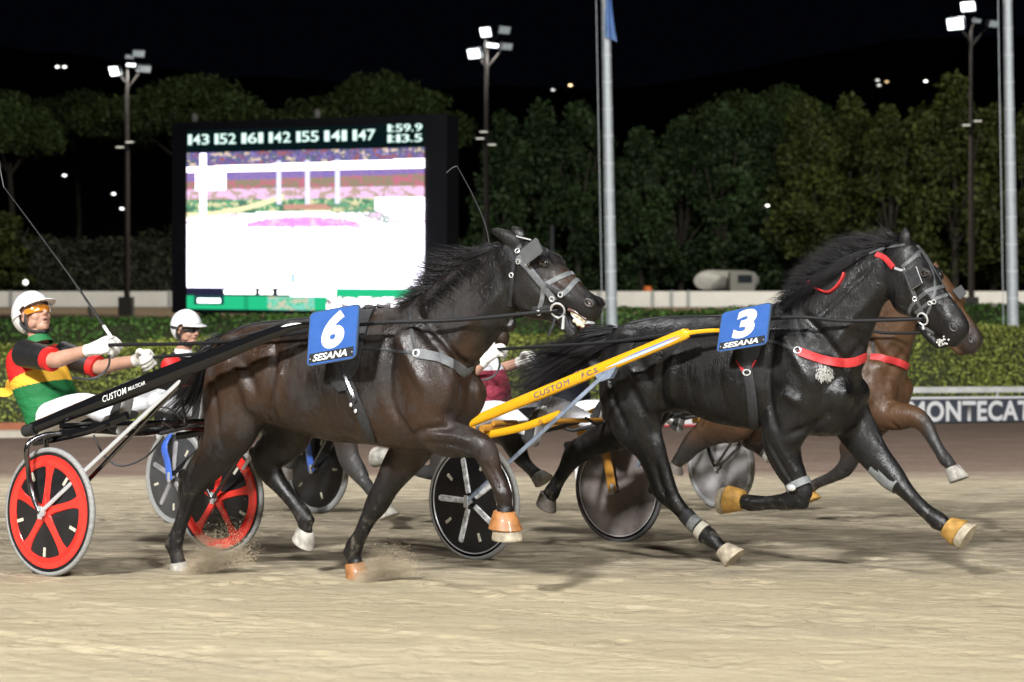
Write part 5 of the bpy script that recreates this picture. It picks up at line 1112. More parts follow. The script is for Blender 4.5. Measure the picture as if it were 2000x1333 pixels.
# ---------------------------------------------------------------- inner rail, board, hedges
m_dirt = mat('old_rail_paint', (.45, .44, .42), .7, var=.2, scale=6)
def along(g, s0, s1, off, z0, z1, th):
    """a bar along the inner edge from s0 to s1, between heights z0 and z1 over the track"""
    n = max(1, int((s1 - s0) / 3)); rs = []
    for i in range(n + 1):
        s = s0 + (s1 - s0) * i / n; e = edge(s, off); b = EN * th
        rs.append([e + Vector((0, 0, z0)), e + b + Vector((0, 0, z0)), e + b + Vector((0, 0, z1)), e + Vector((0, 0, z1))])
    g.rings(rs)
def s_at(px):                                            # where along the edge a photo column falls
    d = ray(px, 0); a = d.x / d.y; return (a * EA.y - EA.x) / (ED.x - a * ED.y)
def px_edge(px, off=0): return edge(s_at(px), off)
sB0, sB1 = s_at(1757), s_at(1757) + 5.1
T = thing('advertising_board', px_edge(1757), 'slate blue board lettered MONTECATINI in white along the inner rail', 'sign')
g = G(); along(g, sB0, sB1, .02, .02, .60, .03); part('panel', g, mat('slate_board', (.042, .048, .062), .5, var=.1, scale=5), T, auto=20)
g = G(); along(g, sB0, sB1, .008, .56, .61, .008); along(g, sB0, sB0 + .06, .004, .02, .56, .010); part('border', g, mat('white_board_paint', (.62, .62, .62), .5), T, auto=20)
def onboard(s0, z0, off): 
    return lambda x, y: edge(s0 + x, off) + Vector((0, 0, z0 + y))
g = G(); letters(g, 'MONTECATINI', onboard(sB0 + .27, .045, .004), 0, 0, 4.35, .47, bold=.03, space=1.06); part('lettering', g, mat('white_board_paint'), T, auto=None)
sC0, sC1 = s_at(1120), s_at(1560)
T = thing('advertising_board', px_edge(1330), 'white board with black lettering glimpsed under the belly of the black horse', 'sign')
g = G(); along(g, sC0, sC1, .02, .02, .60, .03); part('panel', g, mat('white_board_paint'), T, auto=20)
g = G(); along(g, sC0, sC1, .010, .02, .07, .008); part('border', g, mat('red_board_edge', (.4, .05, .05), .5), T, auto=20)
sR0 = s_at(1560); T = thing('rail', px_edge(1760), 'pale metal rail running above the MONTECATINI board', 'rail')
g = G(); along(g, sR0, sR0 + 14, .05, .70, .83, .06); part('beam', g, mat('pale_rail', (.5, .5, .48), .6, var=.2, scale=3), T, auto=20)
for k in range(6):
    g = G(); e = edge(sR0 + .4 + 2.6 * k, .10); g.tube([e, e + Vector((0, 0, .70))], .03, 8); part('post', g, m_dirt, T)
T = thing('kerb', px_edge(30), 'low cream and terracotta kerb at the inner edge left of the driver', 'kerb')
g = G(); along(g, s_at(-160), s_at(300), -.02, .0, .12, .25); part('step', g, mat('cream_concrete', (.42, .38, .31), .8, var=.2, scale=4), T, auto=20)
g = G(); along(g, s_at(-160), s_at(300), .25, .0, .24, .12); part('coping', g, mat('terracotta_paint', (.30, .10, .045), .8, var=.25, scale=3), T, auto=20)
def leaf_mat(name, col, var=.55, rough=.6, big=.35):
    """leaves, every leaf a little different, whole clumps lighter or darker"""
    m = bpy.data.materials.new(name); m.use_nodes = True; nt = m.node_tree; b = nt.nodes['Principled BSDF']; b.inputs['Roughness'].default_value = rough; b.inputs['Specular IOR Level'].default_value = .25
    a = nt.nodes.new('ShaderNodeAttribute'); a.attribute_name = 'leaf'; mr = nt.nodes.new('ShaderNodeMapRange'); mr.inputs[3].default_value = 1 - var; mr.inputs[4].default_value = 1 + var
    nt.links.new(a.outputs['Fac'], mr.inputs[0]); mx = nt.nodes.new('ShaderNodeVectorMath'); mx.operation = 'SCALE'; mx.inputs[0].default_value = col; nt.links.new(mr.outputs[0], mx.inputs['Scale'])
    t = nt.nodes.new('ShaderNodeTexCoord'); n = nt.nodes.new('ShaderNodeTexNoise'); n.inputs['Scale'].default_value = big; n.inputs['Detail'].default_value = 3; nt.links.new(t.outputs['Object'], n.inputs['Vector'])
    m2 = nt.nodes.new('ShaderNodeMapRange'); m2.inputs[1].default_value = .35; m2.inputs[2].default_value = .65; m2.inputs[3].default_value = .65; m2.inputs[4].default_value = 1.35; nt.links.new(n.outputs[0], m2.inputs[0])
    my = nt.nodes.new('ShaderNodeVectorMath'); my.operation = 'SCALE'; nt.links.new(mx.outputs[0], my.inputs[0]); nt.links.new(m2.outputs[0], my.inputs['Scale']); nt.links.new(my.outputs[0], b.inputs['Base Color']); return m
def leaves(name, pts, size, m, parent, rs, normals=None, aspect=1.8):
    """many small leaf faces at pts"""
    n = len(pts); rr = np.random.RandomState(rs); P = np.array(pts); D = rr.normal(size=(n, 3)); D /= np.linalg.norm(D, axis=1)[:, None]
    if normals is not None: D = D * .75 + np.array(normals); D /= np.linalg.norm(D, axis=1)[:, None]
    U = np.cross(D, rr.normal(size=(n, 3))); U /= np.linalg.norm(U, axis=1)[:, None]; V = np.cross(D, U); s = size * rr.uniform(.55, 1.3, (n, 1))
    a = P - U * s * aspect * .5; b = P + V * s * .5 + D * s * .12; c = P + U * s * aspect * .5; d = P - V * s * .5 + D * s * .12
    v = np.stack([a, b, c, d], 1).reshape(-1, 3); me = bpy.data.meshes.new(name); me.from_pydata(v.tolist(), [], [(4 * i, 4 * i + 1, 4 * i + 2, 4 * i + 3) for i in range(n)])
    at_ = me.attributes.new('leaf', 'FLOAT', 'FACE'); at_.data.foreach_set('value', rr.rand(n).astype(np.float32)); me.update()
    return link(name, me, m, parent)
def hedge(label, s0, s1, off, z0, z1, depth, n, size, col, rs, lump=.12):
    T = thing('hedge', edge((s0 + s1) / 2, off), label, 'hedge'); rr = random.Random(rs); pts = []; nr = []
    for i in range(n):
        s = rr.uniform(s0, s1); k = rr.random(); e = edge(s, off); nz_ = noise.noise(Vector((s * .55, rs, k * 2))) * lump + noise.noise(Vector((s * 1.9, rs, k))) * lump * .5
        if k < .68: z = rr.uniform(z0, z1 + nz_); p = Vector((e.x, e.y, z)) + EN * (rr.uniform(0, .22) - nz_ * 1.5); d = -EN + Vector((0, 0, .25))
        else: p = Vector((e.x, e.y, z1 + nz_ + rr.uniform(-.12, .06))) + EN * rr.uniform(0, depth); d = Vector((0, 0, 1))
        pts.append(tuple(p)); nr.append(tuple(d))
    leaves('foliage', pts, size, leaf_mat('hedge_leaves_%d' % rs, col), T, rs, nr)
    g = G(); rw = []; N = 30
    for i in range(N + 1):
        e = edge(s0 + (s1 - s0) * i / N, off); rw.append([Vector((e.x, e.y, z0)) + EN * .14, Vector((e.x, e.y, z0)) + EN * depth, Vector((e.x, e.y, z1 - .1)) + EN * depth, Vector((e.x, e.y, z1 - .12)) + EN * .14])
    g.rings(rw); part('branches', g, mat('hedge_inside', (.035, .045, .014), .9, var=.5, scale=5), T, auto=20); return T
hedge('clipped green hedge along the inner edge of the track, behind the horses', -6, 40, 2.2, -2.4, .02, 1.6, 90000, .058, (.20, .225, .045), 11)
hedge('darker second hedge behind the flagpoles, topped in bright green', -22, 70, 17, -2.3, .0, 2.0, 40000, .10, (.09, .18, .04), 12)
# ---------------------------------------------------------------- far side: wall, tanker, drum, lamps
T = thing('wall', (0, 132, FLAT), 'long low white wall along the far side of the racecourse', 'wall')
g = G(); x = -70.0; 
g.box((0, 132, FLAT + .58), (75, 0, 0), (0, .09, 0), (0, 0, .58)); part('face', g, mat('white_wall_paint', (.66, .65, .62), .8, var=.06, scale=1.2), T, auto=20)
for px in (20, 330, 905, 1170, 1275, 1312, 1345, 1640, 1900):
    g = G(); X = (px - CX) / F * 131.8; g.box((X, 131.85, FLAT + .55), (.09, 0, 0), (0, .06, 0), (0, 0, .68)); part('pillar', g, mat('wall_pillar', (.30, .32, .32), .8), T, auto=20)
def P_at(px, py, Y): return at(px, py, Y)
T = thing('tanker_truck', (P_at(1412, 0, 138).x, 138, FLAT), 'pale tanker truck parked behind the white wall', 'truck')
def tk(px, py, dy=0): return at(px, py, 138 + dy)
g = G(); rs = []
for t, k in ((0, .3), (.02, .8), (.08, 1), (.5, 1), (.92, 1), (.98, .8), (1, .3)):
    c = tk(1376, 549).lerp(tk(1462, 549, 4.5), t); a = Vector((-.45, .18, 0)).normalized(); rs.append([c + (Vector((1.12 * math.cos(q), -.5 * math.cos(q) * 0, .84 * math.sin(q))) * k) for q in (2 * math.pi * i / 24 for i in range(24))])
g.rings(rs); part('tank', g, mat('tank_paint', (.36, .35, .32), .45, var=.15, scale=2), T)
g = G(); g.box(tk(1448, 552, -.6), (.95, 0, 0), (0, .8, 0), (0, 0, .80)); part('cab', g, mat('cab_paint', (.17, .165, .15), .5), T)
g = G(); g.box(tk(1455, 545, -1.42), (.55, 0, 0), (0, .02, 0), (0, 0, .3)); part('windscreen', g, mat('dark_glass', (.02, .025, .03), .1), T)
g = G(); g.box(tk(1410, 576, 0), (2.2, 0, 0), (0, .9, 0), (0, 0, .16)); part('chassis', g, m_rub, T)
for px in (1375, 1400, 1450):
    g = G(); c = tk(px, 590, -.9); g.tube([c, c + Vector((0, .3, 0))], .45, 20); part('wheel', g, m_rub, T)
c = at(1265, 566, 136); g = G(); g.rings([[c + Vector((r * math.cos(q), r * math.sin(q), z)) for q in (2 * math.pi * i / 16 for i in range(16))] for z, r in ((-1.5, .34), (-.1, .36), (.12, .34), (.26, .2))])
tag(part('barrel', g, mat('orange_plastic', (.55, .13, .03), .5), None), 'small orange barrel standing behind the white wall, left of the tanker', 'barrel')
def lamp_ball(name, px, py, Y, r, label, cat, group, es=9, post=False, w=1.6, col='fff4dc'):
    c = at(px, py, Y); T = thing(name, c, label, cat, group); g = G(); g.ell(c, (r * w, 0, 0), (0, r, 0), (0, 0, r), 14, 8); part('bulb', g, mat('lamp_glow_%s_%d' % (col, es), (.9, .9, .85), .4, emit=col, es=es), T)
    g = G(); zt = c.z - r
    g.tube([Vector((c.x, c.y + r, FLAT if post else c.z - 3)), Vector((c.x, c.y + r, zt))], max(.04, r * .12), 8); part('post', g, mat('lamp_post_paint', (.03, .03, .032), .6), T)
lamp_ball('globe_lamp', 50, 552, 136, .2, 'round white globe lamp glowing over the white wall at the far left', 'lamp', None, 2, True, 1.0, 'f4f4ea')
hl = 'lamps on the dark hillside'
for px, py, Y, lab in ((112, 131, 700, 'left lamp of the pair high on the dark hill at left'), (126, 131, 700, 'right lamp of the pair high on the dark hill at left'), (126, 343, 420, 'highest of the three moths, built as glowing balls, left of the floodlight pole'), (222, 379, 420, 'middle of the three moths, built as glowing balls, left of the floodlight pole'), (238, 408, 420, 'lowest of the three moths, built as glowing balls, left of the floodlight pole'),
      (1080, 176, 700, 'dim left lamp of the pair above the trees left of the flagpole'), (1114, 167, 700, 'orange right lamp of the pair above the trees left of the flagpole'), (1714, 157, 700, 'upper of the two stacked lamps over the right hand trees'), (1717, 167, 700, 'lower of the two stacked lamps over the right hand trees'), (1732, 160, 700, 'lamp just right of the stacked pair over the trees'), (1808, 159, 700, 'single bright lamp right of the group over the trees'), (1499, 402, 148, 'lone moth, built as a glowing ball, among the trees above the black horse')):  # the four lower ones are moths, modelled as glowing lamp balls
    k = Y / F; lamp_ball('lamp', px, py, Y, 2.0 * k, lab, 'lamp', hl, 3 if px not in (1080, 1714, 1717, 1732) else 1, False, 2.0, 'ffd9a0' if px in (1114, 1732) else 'f6f6ee')
# ---------------------------------------------------------------- floodlight masts
m_mast = mat('brown_mast_paint', (.075, .062, .055), .6, metal=.2, var=.2, scale=3); m_lampbox = mat('lamp_housing', (.10, .10, .105), .5)
m_lit = mat('lit_flood_glass', (.9, .9, .9), .3, emit='f4fbff', es=3); m_dim = mat('dim_flood_glass', (.30, .33, .34), .3, emit='dfe9ea', es=.25)
def mast(label, px, ytop, Y, boxes, mids, block=True):
    X = (px - CX) / F * Y; k = Y / F; zt = CZ - (ytop - HY) * k; T = thing('floodlight_mast', (X, Y, FLAT), label, 'floodlight mast', 'floodlight masts around the far track')
    g = G(); g.tube([(X, Y, FLAT), (X, Y, zt * .5), (X, Y, zt)], [.20, .17, .11], 12); part('pole', g, m_mast, T)
    if block: g = G(); g.box((X - .05, Y, FLAT + .6), (.42, 0, 0), (0, .42, 0), (0, 0, .6)); part('base_block', g, mat('grey_concrete', (.13, .13, .125), .85, var=.2, scale=2), T, auto=20)
    def P(dx, dy): return Vector((X + dx * k, Y - .25, CZ - (dy - HY) * k))
    for (x0, y0, w, hh, lit) in boxes:
        c = P(x0 - px, y0); w *= k; hh *= k; fdir = Vector((-.55 if x0 < px else .55, -.75, -.35)).normalized(); sd = fdir.cross(Vector((0, 0, 1))).normalized(); u = sd.cross(fdir)
        b = part('lamp_box', (lambda g: (g.box(c - fdir * .12, sd * w * .5, u * hh * .5, fdir * .14), g)[1])(G()), m_lampbox, T, auto=20)
        g = G(); g.box(c + fdir * .03, sd * w * .46, u * hh * .44, fdir * .012); part('lamp_glass', g, m_lit if lit else m_dim, b, auto=20)
        g = G(); j = Vector((X, Y, c.z - abs(c.x - X) * .9 - .2)); g.tube([j, c - fdir * .2], .055, 8); part('bracket', g, m_mast, T)
        if lit:
            d = bpy.data.lights.new('lamp_light', 'SPOT'); d.energy = 350; d.spot_size = math.radians(120); d.spot_blend = .7; d.shadow_soft_size = .3; d.color = (.95, 1, .98)
            o = bpy.data.objects.new('lamp_light', d); COL.objects.link(o); o.location = c + fdir * .4; o.rotation_euler = Vector((-.25, .1, -1)).to_track_quat('-Z', 'Y').to_euler()
    for (x0, y0) in mids:
        c = P(x0 - px, y0); g = G(); g.box(c, (.28, 0, 0), (0, .2, 0), (0, 0, .06)); b = part('small_lamp', g, m_lampbox, T, auto=20); g = G(); g.box(c - Vector((0, .205, .03)), (.24, 0, 0), (0, .006, 0), (0, 0, .035)); part('lamp_glass', g, m_dim2, b, auto=20)
        g = G(); g.tube([(X, Y, c.z - .05), c], .04, 6); part('small_arm', g, m_mast, T)
m_dim2 = mat('small_lamp_glass', (.5, .5, .48), .4, emit='e8e4d4', es=.8)
mast('floodlight mast left of the big screen, with a lit lamp on its left arm', 248, 132, 112, [(225, 140, 26, 20, 1), (255, 112, 20, 8, 0), (272, 106, 26, 14, 0), (284, 136, 26, 14, 0), (257, 128, 20, 6, 1)], [(237, 288), (256, 278)])
mast('floodlight mast rising behind the head of horse 6', 950, 78, 112, [(926, 106, 30, 20, 1), (949, 64, 26, 20, 1), (985, 60, 28, 16, 0), (962, 90, 28, 8, 1), (990, 92, 26, 14, 0)], [(938, 271), (961, 283), (945, 258)])
mast('floodlight mast at the right edge beside the tall pale pole', 1897, 60, 112, [(1864, 48, 34, 24, 1), (1889, 14, 30, 20, 1), (1908, 42, 16, 8, 0), (1938, 48, 26, 14, 0)], [(1884, 245), (1906, 237)])
# ---------------------------------------------------------------- flagpoles
m_galv = mat('galvanised_pole', (.40, .43, .44), .5, metal=.25, var=.14, scale=6)
def flagpole(label, x0, x1, ybot, Y, ytop=-260):
    b = at(x1, ybot, Y); b.z = FLAT; t = at(x0 - (x1 - x0) * .35, ytop, Y); T = thing('flagpole', b, label, 'flagpole', 'tall pale flagpoles'); pts = [b.lerp(t, i / 8) for i in range(9)]
    g = G(); g.tube(pts, [.155 - .055 * i / 8 for i in range(9)], 16); part('pole', g, m_galv, T)
    g = G(); o_ = Vector((-.24, .0, 0)); g.tube([p + o_ for p in pts], .012, 6); part('halyard', g, m_galv, T); g = G()
    for i in range(1, 20): p = b.lerp(t, i / 20); r = .158 - .055 * i / 20; g.tube([p - Vector((0, 0, .025)), p + Vector((0, 0, .025))], r, 16)
    part('collar_band', g, mat('pole_band', (.5, .52, .53), .5), T)
    g = G(); g.ell(t, (.16, 0, 0), (0, .16, 0), (0, 0, .16)); part('finial', g, m_galv, T); return T, b, t
_, b, t = flagpole('tall pale flagpole with a blue flag, standing between the two horse heads', 1183, 1198, 640, 45)
_, _, _ = flagpole('tall pale pole at the right edge of the view, without a flag in sight', 1968, 1981, 640, 45)
T = thing('flag', at(1184, 40, 44.9), 'limp pale blue flag hanging from the left flagpole', 'flag'); g = G(); n, m = 16, 18; vs = []
for j in range(m + 1):
    for i in range(n + 1):
        x = i / n; y = j / m; w = 12 + 9 * y * y; px = 1181 + w * .85 * x + 6 * y * y * x; py = -90 + 162 * y + 10 * x; vs.append(at(px, py, 44.8 + .10 * math.sin(9 * x + 3 * y) + .05 * math.sin(17 * x)))
g.add(vs, [(j * (n + 1) + i, j * (n + 1) + i + 1, (j + 1) * (n + 1) + i + 1, (j + 1) * (n + 1) + i) for j in range(m) for i in range(n)]); part('cloth', g, mat('pale_blue_flag', (.20, .34, .62), .8, var=.2, scale=3), T, auto=None)
c = at(176, 612, 104); g = G(); g.tube([Vector((c.x + .12, c.y, FLAT)), Vector((c.x - .08, c.y, FLAT + .85))], .11, 10); tag(part('marker_post', g, mat('white_board_paint'), None), 'short white leaning marker post on the far track at left', 'marker post')
c = at(1078, 440, 95); g = G(); g.tube([(c.x, c.y, FLAT), c], .13, 10); tag(part('post', g, mat('grey_post', (.14, .15, .15), .6), None), 'short grey post rising behind the blinker of horse 6', 'post')
# ---------------------------------------------------------------- the big screen
LB, RB = at(335, 615, 78.0), at(872, 600, 73.2); LB.z = RB.z = FLAT + 1.3
ux = (RB - LB); SW = ux.length; ux.normalize(); un = Vector((ux.y, -ux.x, 0)); un = un if un.y < 0 else -un; SH = (CZ - (240 - HY) / F * 78.0) - LB.z
def SP(x, y, o=0): return LB + ux * (x * SW) + Vector((0, 0, y * SH)) + un * o
T = thing('video_screen', SP(.5, 0), 'big lit video screen in a black frame showing race times over a bright picture', 'screen')
m_frame = mat('black_screen_frame', (.012, .012, .018), .6, var=.2, scale=2)
g = G(); g.box(SP(.5, .5, -.65), ux * SW * .5, Vector((0, 0, SH * .5)), un * .62); part('cabinet', g, m_frame, T, auto=20)
for x in (.12, .5, .88):
    g = G(); p = SP(x, 0, -.6); g.box(Vector((p.x, p.y, FLAT + .65)), ux * .35, un * .3, Vector((0, 0, .7))); part('leg', g, m_frame, T, auto=20)
for x in (.07, .53):
    g = G(); p = SP(x, 1, -.4); g.ell(p + Vector((0, 0, .22)), ux * .16, un * .16, Vector((0, 0, .22))); part('beacon', g, mat('beacon_white', (.35, .33, .31), .6), T)
# the displayed picture: one face per LED block
NX, NY = 256, 200; X0, X1, Y0, Y1 = .060, .925, .022, .955
rr = np.random.RandomState(4); img = np.zeros((NY, NX, 3))
yy, xx = np.mgrid[0:NY, 0:NX]; fy = 1 - (yy + .5) / NY; fx = (xx + .5) / NX         # fy: 0 top, 1 bottom
nz = np.array([[noise.noise(Vector((i * .09, j * .16, 0))) + .7 * noise.noise(Vector((i * .33, j * .45, 5))) for i in range(NX)] for j in range(NY)])
n2 = rr.rand(NY, NX)
img[:] = (1.9, 1.82, 2.1)
def put(mask, col, k=1.0): img[mask] = img[mask] * (1 - k) + np.array(col) * k
top = fy < .125; put(top, (.004, .012, .014))
band_ = (fy >= .125) & (fy < .205 - .02 * fx); put(band_, (.20, .16, .42)); put(band_ & (nz > .1), (.10, .20, .16)); put(band_ & (n2 > .8), (.45, .35, .9)); put(band_ & (nz < -.35), (.5, .18, .16)); put(band_ & (nz > .42), (1.2, .9, .7))
low = (fy >= .235) & (fy < .33); put(low, (.32, .24, .75)); put(low & (n2 > .6), (.5, .32, .6)); put((fy > .285 - .02 * fx) & (fy < .33), (.45, .36, .25)); put((fy > .285 - .02 * fx) & (fy < .33) & (nz > .15), (.8, .25, .35)); put((fy > .33) & (fy < .39), (1.3, .85, 1.25)); put((fy > .33) & (fy < .39) & (nz > .1), (.75, .55, .45))
put((fy > .205 - .02 * fx) & (fy < .235), (2.2, 2.1, 2.2))
hg = (fy > .39) & (fy < .47) & (fx < .80); put(hg & (nz > -.15), (.20, .62, .32)); put(hg & (nz > .18), (.14, .3, .2)); put(hg & (nz < -.15), (1.1, 1.0, .6))
put((fy > .46) & (fy < .50) & (fx > .30) & (fx < .62), (1.9, 1.9, 1.6)); put((fy > .42) & (fy < .45) & (fx > .42) & (fx < .62), (.85, .45, .35))
ob = ((fx - .5) / .24) ** 2 + ((fy - .535) / .045) ** 2 < 1; put(ob & (fy < .545), (1.5, .5, 1.3)); put(ob & (nz > .15) & (fy < .53), (1.3, .4, .5))
tr = ((fx - .76) / .07) ** 2 + ((fy - .56) / .07) ** 2 < 1; put(tr & (n2 > .55) & (nz > -.05), (.5, .55, 1.1))
cv = (fy > .40 + .30 * (fx - .62) ** 2 * 0) & (fx > .60) & (fx < .86) & (abs(fy - (.40 + .42 * (fx - .60))) < .028); put(cv & (nz > -.25), (.28, .62, .36)); put(cv & (n2 > .7), (.2, .3, .2))
cl_ = (fx < .42) & (abs(fy - (.475 - .10 * (fx / .42) ** 2)) < .014); put(cl_, (1.5, 1.35, .8)); fr_ = (fy > .47) & (fy < .66) & (n2 > .5 + (fy - .47) * 1.8) & (nz > -.05); put(fr_, (1.5, 1.0, 1.45)); fr2 = (fy > .47) & (fy < .60) & (nz > .38); put(fr2, (1.45, .95, 1.3))
for c_ in (.40, .52, .645): put((abs(fx - c_) < .010) & (fy > .18) & (fy < .42), (1.3, 1.3, 1.7)); 
put((fx > .04) & (fx < .17) & (fy > .205) & (fy < .335), (2.6, 2.6, 2.6)); put((abs(fx - .072) < .014) & (fy > .13) & (fy < .48), (2.2, 2.2, 2.6)); put((abs(fx - .075) < .005) & (fy >= .48) & (fy < .70), (1.3, 1.3, 1.6))
put((fy > .86) & (fy < .866), (.3, .3, .6)); put((abs(fx - .46) < .008) & (fy > .80) & (fy < .85), (.5, .9, 1.2)); put((abs(fx - .76) < .022) & (fy > .82) & (fy < .85) & (n2 > .3), (.35, .55, 1.1)); put(abs(fx - .12) + abs(fy - .85) * .3 < .004, (1.2, .3, .3))
b1 = (fy > .878) & (fy < .925); put(b1 & (fx < .62), (.03, .03, .07)); put(b1 & (fx > .62), (.03, .75, .33))
for a, b in ((.165, .30), (.315, .375), (.395, .45)): put(b1 & (fx > a) & (fx < b) & (abs(fy - .902) < .013), (2.0, 2.0, 1.8))
put(b1 & (fx > .45) & (fx < .64), (2.3, 2.3, 2.3))
b2 = fy >= .925; put(b2, (.03, .72, .32)); put(b2 & (abs(fx - .26) < .01), (.02, .5, .22)); put(b2 & (fx > .03) & (fx < .165) & (fy < .975), (.02, .10, .10)); put(b2 & (fx > .045) & (fx < .15) & (abs(fy - .952) < .013), (2, 2, 2))
p2 = b2 & (fx > .35) & (fx < .55); put(p2 & (nz > 0), (.3, .9, .7)); put(p2 & (nz < -.15), (.8, .8, .6)); put(b2 & (fx > .60) & (nz > -.1), (2.2, 2.1, 2.2)); put(b2 & (fx > .6) & (nz < -.25), (.6, .4, .5))
dim = img.min(axis=2) < 1.55; img[dim] *= .62; img *= (1 + .05 * (n2[..., None] - .5)); bright = img.min(axis=2) > 1.7; img[bright] *= 1.3
g = G(); vs = [SP(X0 + (X1 - X0) * i / NX, Y0 + (Y1 - Y0) * j / NY, .02) for j in range(NY + 1) for i in range(NX + 1)]
g.add(vs, [(j * (NX + 1) + i, j * (NX + 1) + i + 1, (j + 1) * (NX + 1) + i + 1, (j + 1) * (NX + 1) + i) for j in range(NY) for i in range(NX)])
me = mesh_of('display', g, False); ca = me.color_attributes.new('led', 'FLOAT_COLOR', 'CORNER'); ordr = np.empty(len(me.loops) * 4, np.float32)
cols = np.ones((NY * NX, 4), np.float32); cols[:, :3] = img.reshape(-1, 3); ca.data.foreach_set('color', np.repeat(cols, 4, axis=0).ravel())
m_led = bpy.data.materials.new('led_display'); m_led.use_nodes = True; nt = m_led.node_tree; nt.nodes.remove(nt.nodes['Principled BSDF']); em = nt.nodes.new('ShaderNodeEmission'); a_ = nt.nodes.new('ShaderNodeAttribute'); a_.attribute_name = 'led'
nt.links.new(a_.outputs['Color'], em.inputs[0]); nt.links.new(em.outputs[0], nt.nodes['Material Output'].inputs[0]); link('display', me, m_led, T)
m_dig = mat('led_digits', (.1, .2, .2), .5, emit='e6fff8', es=.95); m_digg = mat('led_digit_glow', (0, .05, .04), .5, emit='10c890', es=.18)
def led_text(s_, x0, x1, y0, y1):
    wd = [{'1': .5, ':': .34, '.': .34}.get(c, 1) for c in s_]; k = (x1 - x0) / (sum(wd) + .14 * (len(s_) - 1)); x = x0
    for c, w in zip(s_, wd):
        ya, yb = (y0, y1) if c not in '.' else (y0, y0 + (y1 - y0) * .22); yb = yb if c != ':' else y0 + (y1 - y0) * .8; pc = (w - .12) * k if c in '.:' else w * k
        for m_, o, bo in ((m_digg, .030, .02), (m_dig, .045, .006)):
            e = .0016 if m_ is m_digg else 0
            g = G(); letters(g, c, lambda a, b: SP(a, b, o), x - e, ya - e, x + pc + e, yb + e, bold=bo); part('digit_glow' if e else 'digit', g, m_, T, auto=None)
        x += (w + .14) * k
for i, s_ in enumerate(('143', '152', '161', '142', '155', '141', '147')): led_text(s_, X0 + .006 + .1015 * i, X0 + .086 + .1015 * i, .880, .934)
led_text('1:59.9', .798, .918, .918, .960 - .004); led_text('1:13.5', .798, .918, .866, .905)
# ---------------------------------------------------------------- trees and hills
m_bark = mat('dark_bark', (.022, .018, .013), .9, var=.4, scale=4)
def crown_points(rs, n, clumps, jitter):
    r = random.Random(rs); pts = []
    for i in range(n):
        c, rad = clumps[r.randrange(len(clumps))]; d = Vector((r.gauss(0, 1), r.gauss(0, 1), r.gauss(0, 1))).normalized(); k = r.random() ** .33; pts.append(tuple(Vector(c) + Vector((d.x * rad[0], d.y * rad[1], d.z * rad[2])) * k * r.uniform(.85, 1 + jitter)))
    return pts
def tree(kind, X, Y, H, Wd, rs, label, group, m_leaf, n=2600, leaf=.42):
    T = thing(kind, (X, Y, FLAT), label, 'tree', group); r = random.Random(rs); cl = []
    if kind == 'umbrella_pine':
        zc = H * .83
        for i in range(46):
            a = r.uniform(0, 6.28); d = r.random() ** .5; x, y = d * math.cos(a) * Wd * .5, d * math.sin(a) * Wd * .5; z = zc + H * .135 * (1 - d * d) - H * .06 * d + r.uniform(-.05, .05) * H; cl.append(((X + x, Y + y, FLAT + z), (Wd * .13, Wd * .13, H * .055)))
        lf = (.45, .42); trunk = [((X, Y, FLAT), .38), ((X + .3, Y, FLAT + H * .35), .30), ((X - .1, Y, FLAT + H * .68), .24)]
        tips = [(X + Wd * .34 * math.cos(a), Y + Wd * .34 * math.sin(a), FLAT + H * .80) for a in (k * 1.05 + r.random() for k in range(6))]; z0 = H * .62
    else:
        for i in range(64):
            t = r.random() ** .8; z = H * (.04 + .94 * t); w = Wd * .5 * (min(1, (.55 + 1.4 * t)) * (1 - t ** 2.6) + .06); a = r.uniform(0, 6.28); d = r.uniform(.3, 1) * w; cl.append(((X + d * math.cos(a), Y + d * math.sin(a), FLAT + z), (Wd * .14, Wd * .14, H * .065)))
        trunk = [((X, Y, FLAT), .32), ((X, Y, FLAT + H * .4), .24), ((X, Y, FLAT + H * .85), .08)]; tips = [(X + Wd * .3 * math.cos(a), Y + Wd * .3 * math.sin(a), FLAT + H * (.45 + .08 * k)) for k, a in enumerate(j * 1.3 for j in range(6))]; z0 = H * .25
    g = G(); g.tube([p for p, _ in trunk], [q for _, q in trunk], 10)
    for tp in tips: b = Vector((X, Y, FLAT + z0)); g.tube([b, b.lerp(Vector(tp), .5) + Vector((0, 0, .3)), Vector(tp)], [.15, .11, .05], 7)
    part('trunk', g, m_bark, T); leaves('crown', crown_points(rs, n, cl, .25), leaf, m_leaf, T, rs); return T
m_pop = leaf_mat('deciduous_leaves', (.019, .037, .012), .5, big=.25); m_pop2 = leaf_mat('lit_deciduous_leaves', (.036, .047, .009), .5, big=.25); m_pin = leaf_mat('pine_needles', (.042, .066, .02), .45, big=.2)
def tpx(px, Y): return (px - CX) / F * Y
pine = 'umbrella pines beyond the far wall'
for i, (px, ptop, w, Y, lab) in enumerate(((20, 196, 200, 165, 'umbrella pine cut by the left edge of the view'), (355, 158, 350, 170, 'broad umbrella pine behind the left corner of the screen'), (725, 162, 330, 178, 'umbrella pine whose crown shows over the top of the screen'), (150, 190, 240, 200, 'dim umbrella pine between the two pines at left'), (1500, 176, 300, 178, 'umbrella pine rising behind the row of leafy trees at right'))):
    H = CZ - (ptop - HY) / F * Y - FLAT; tree('umbrella_pine', tpx(px, Y), Y, H, w / F * Y, 30 + i, lab, pine, m_pin, 22000, .27)
row = 'leafy trees in a row beyond the far wall'
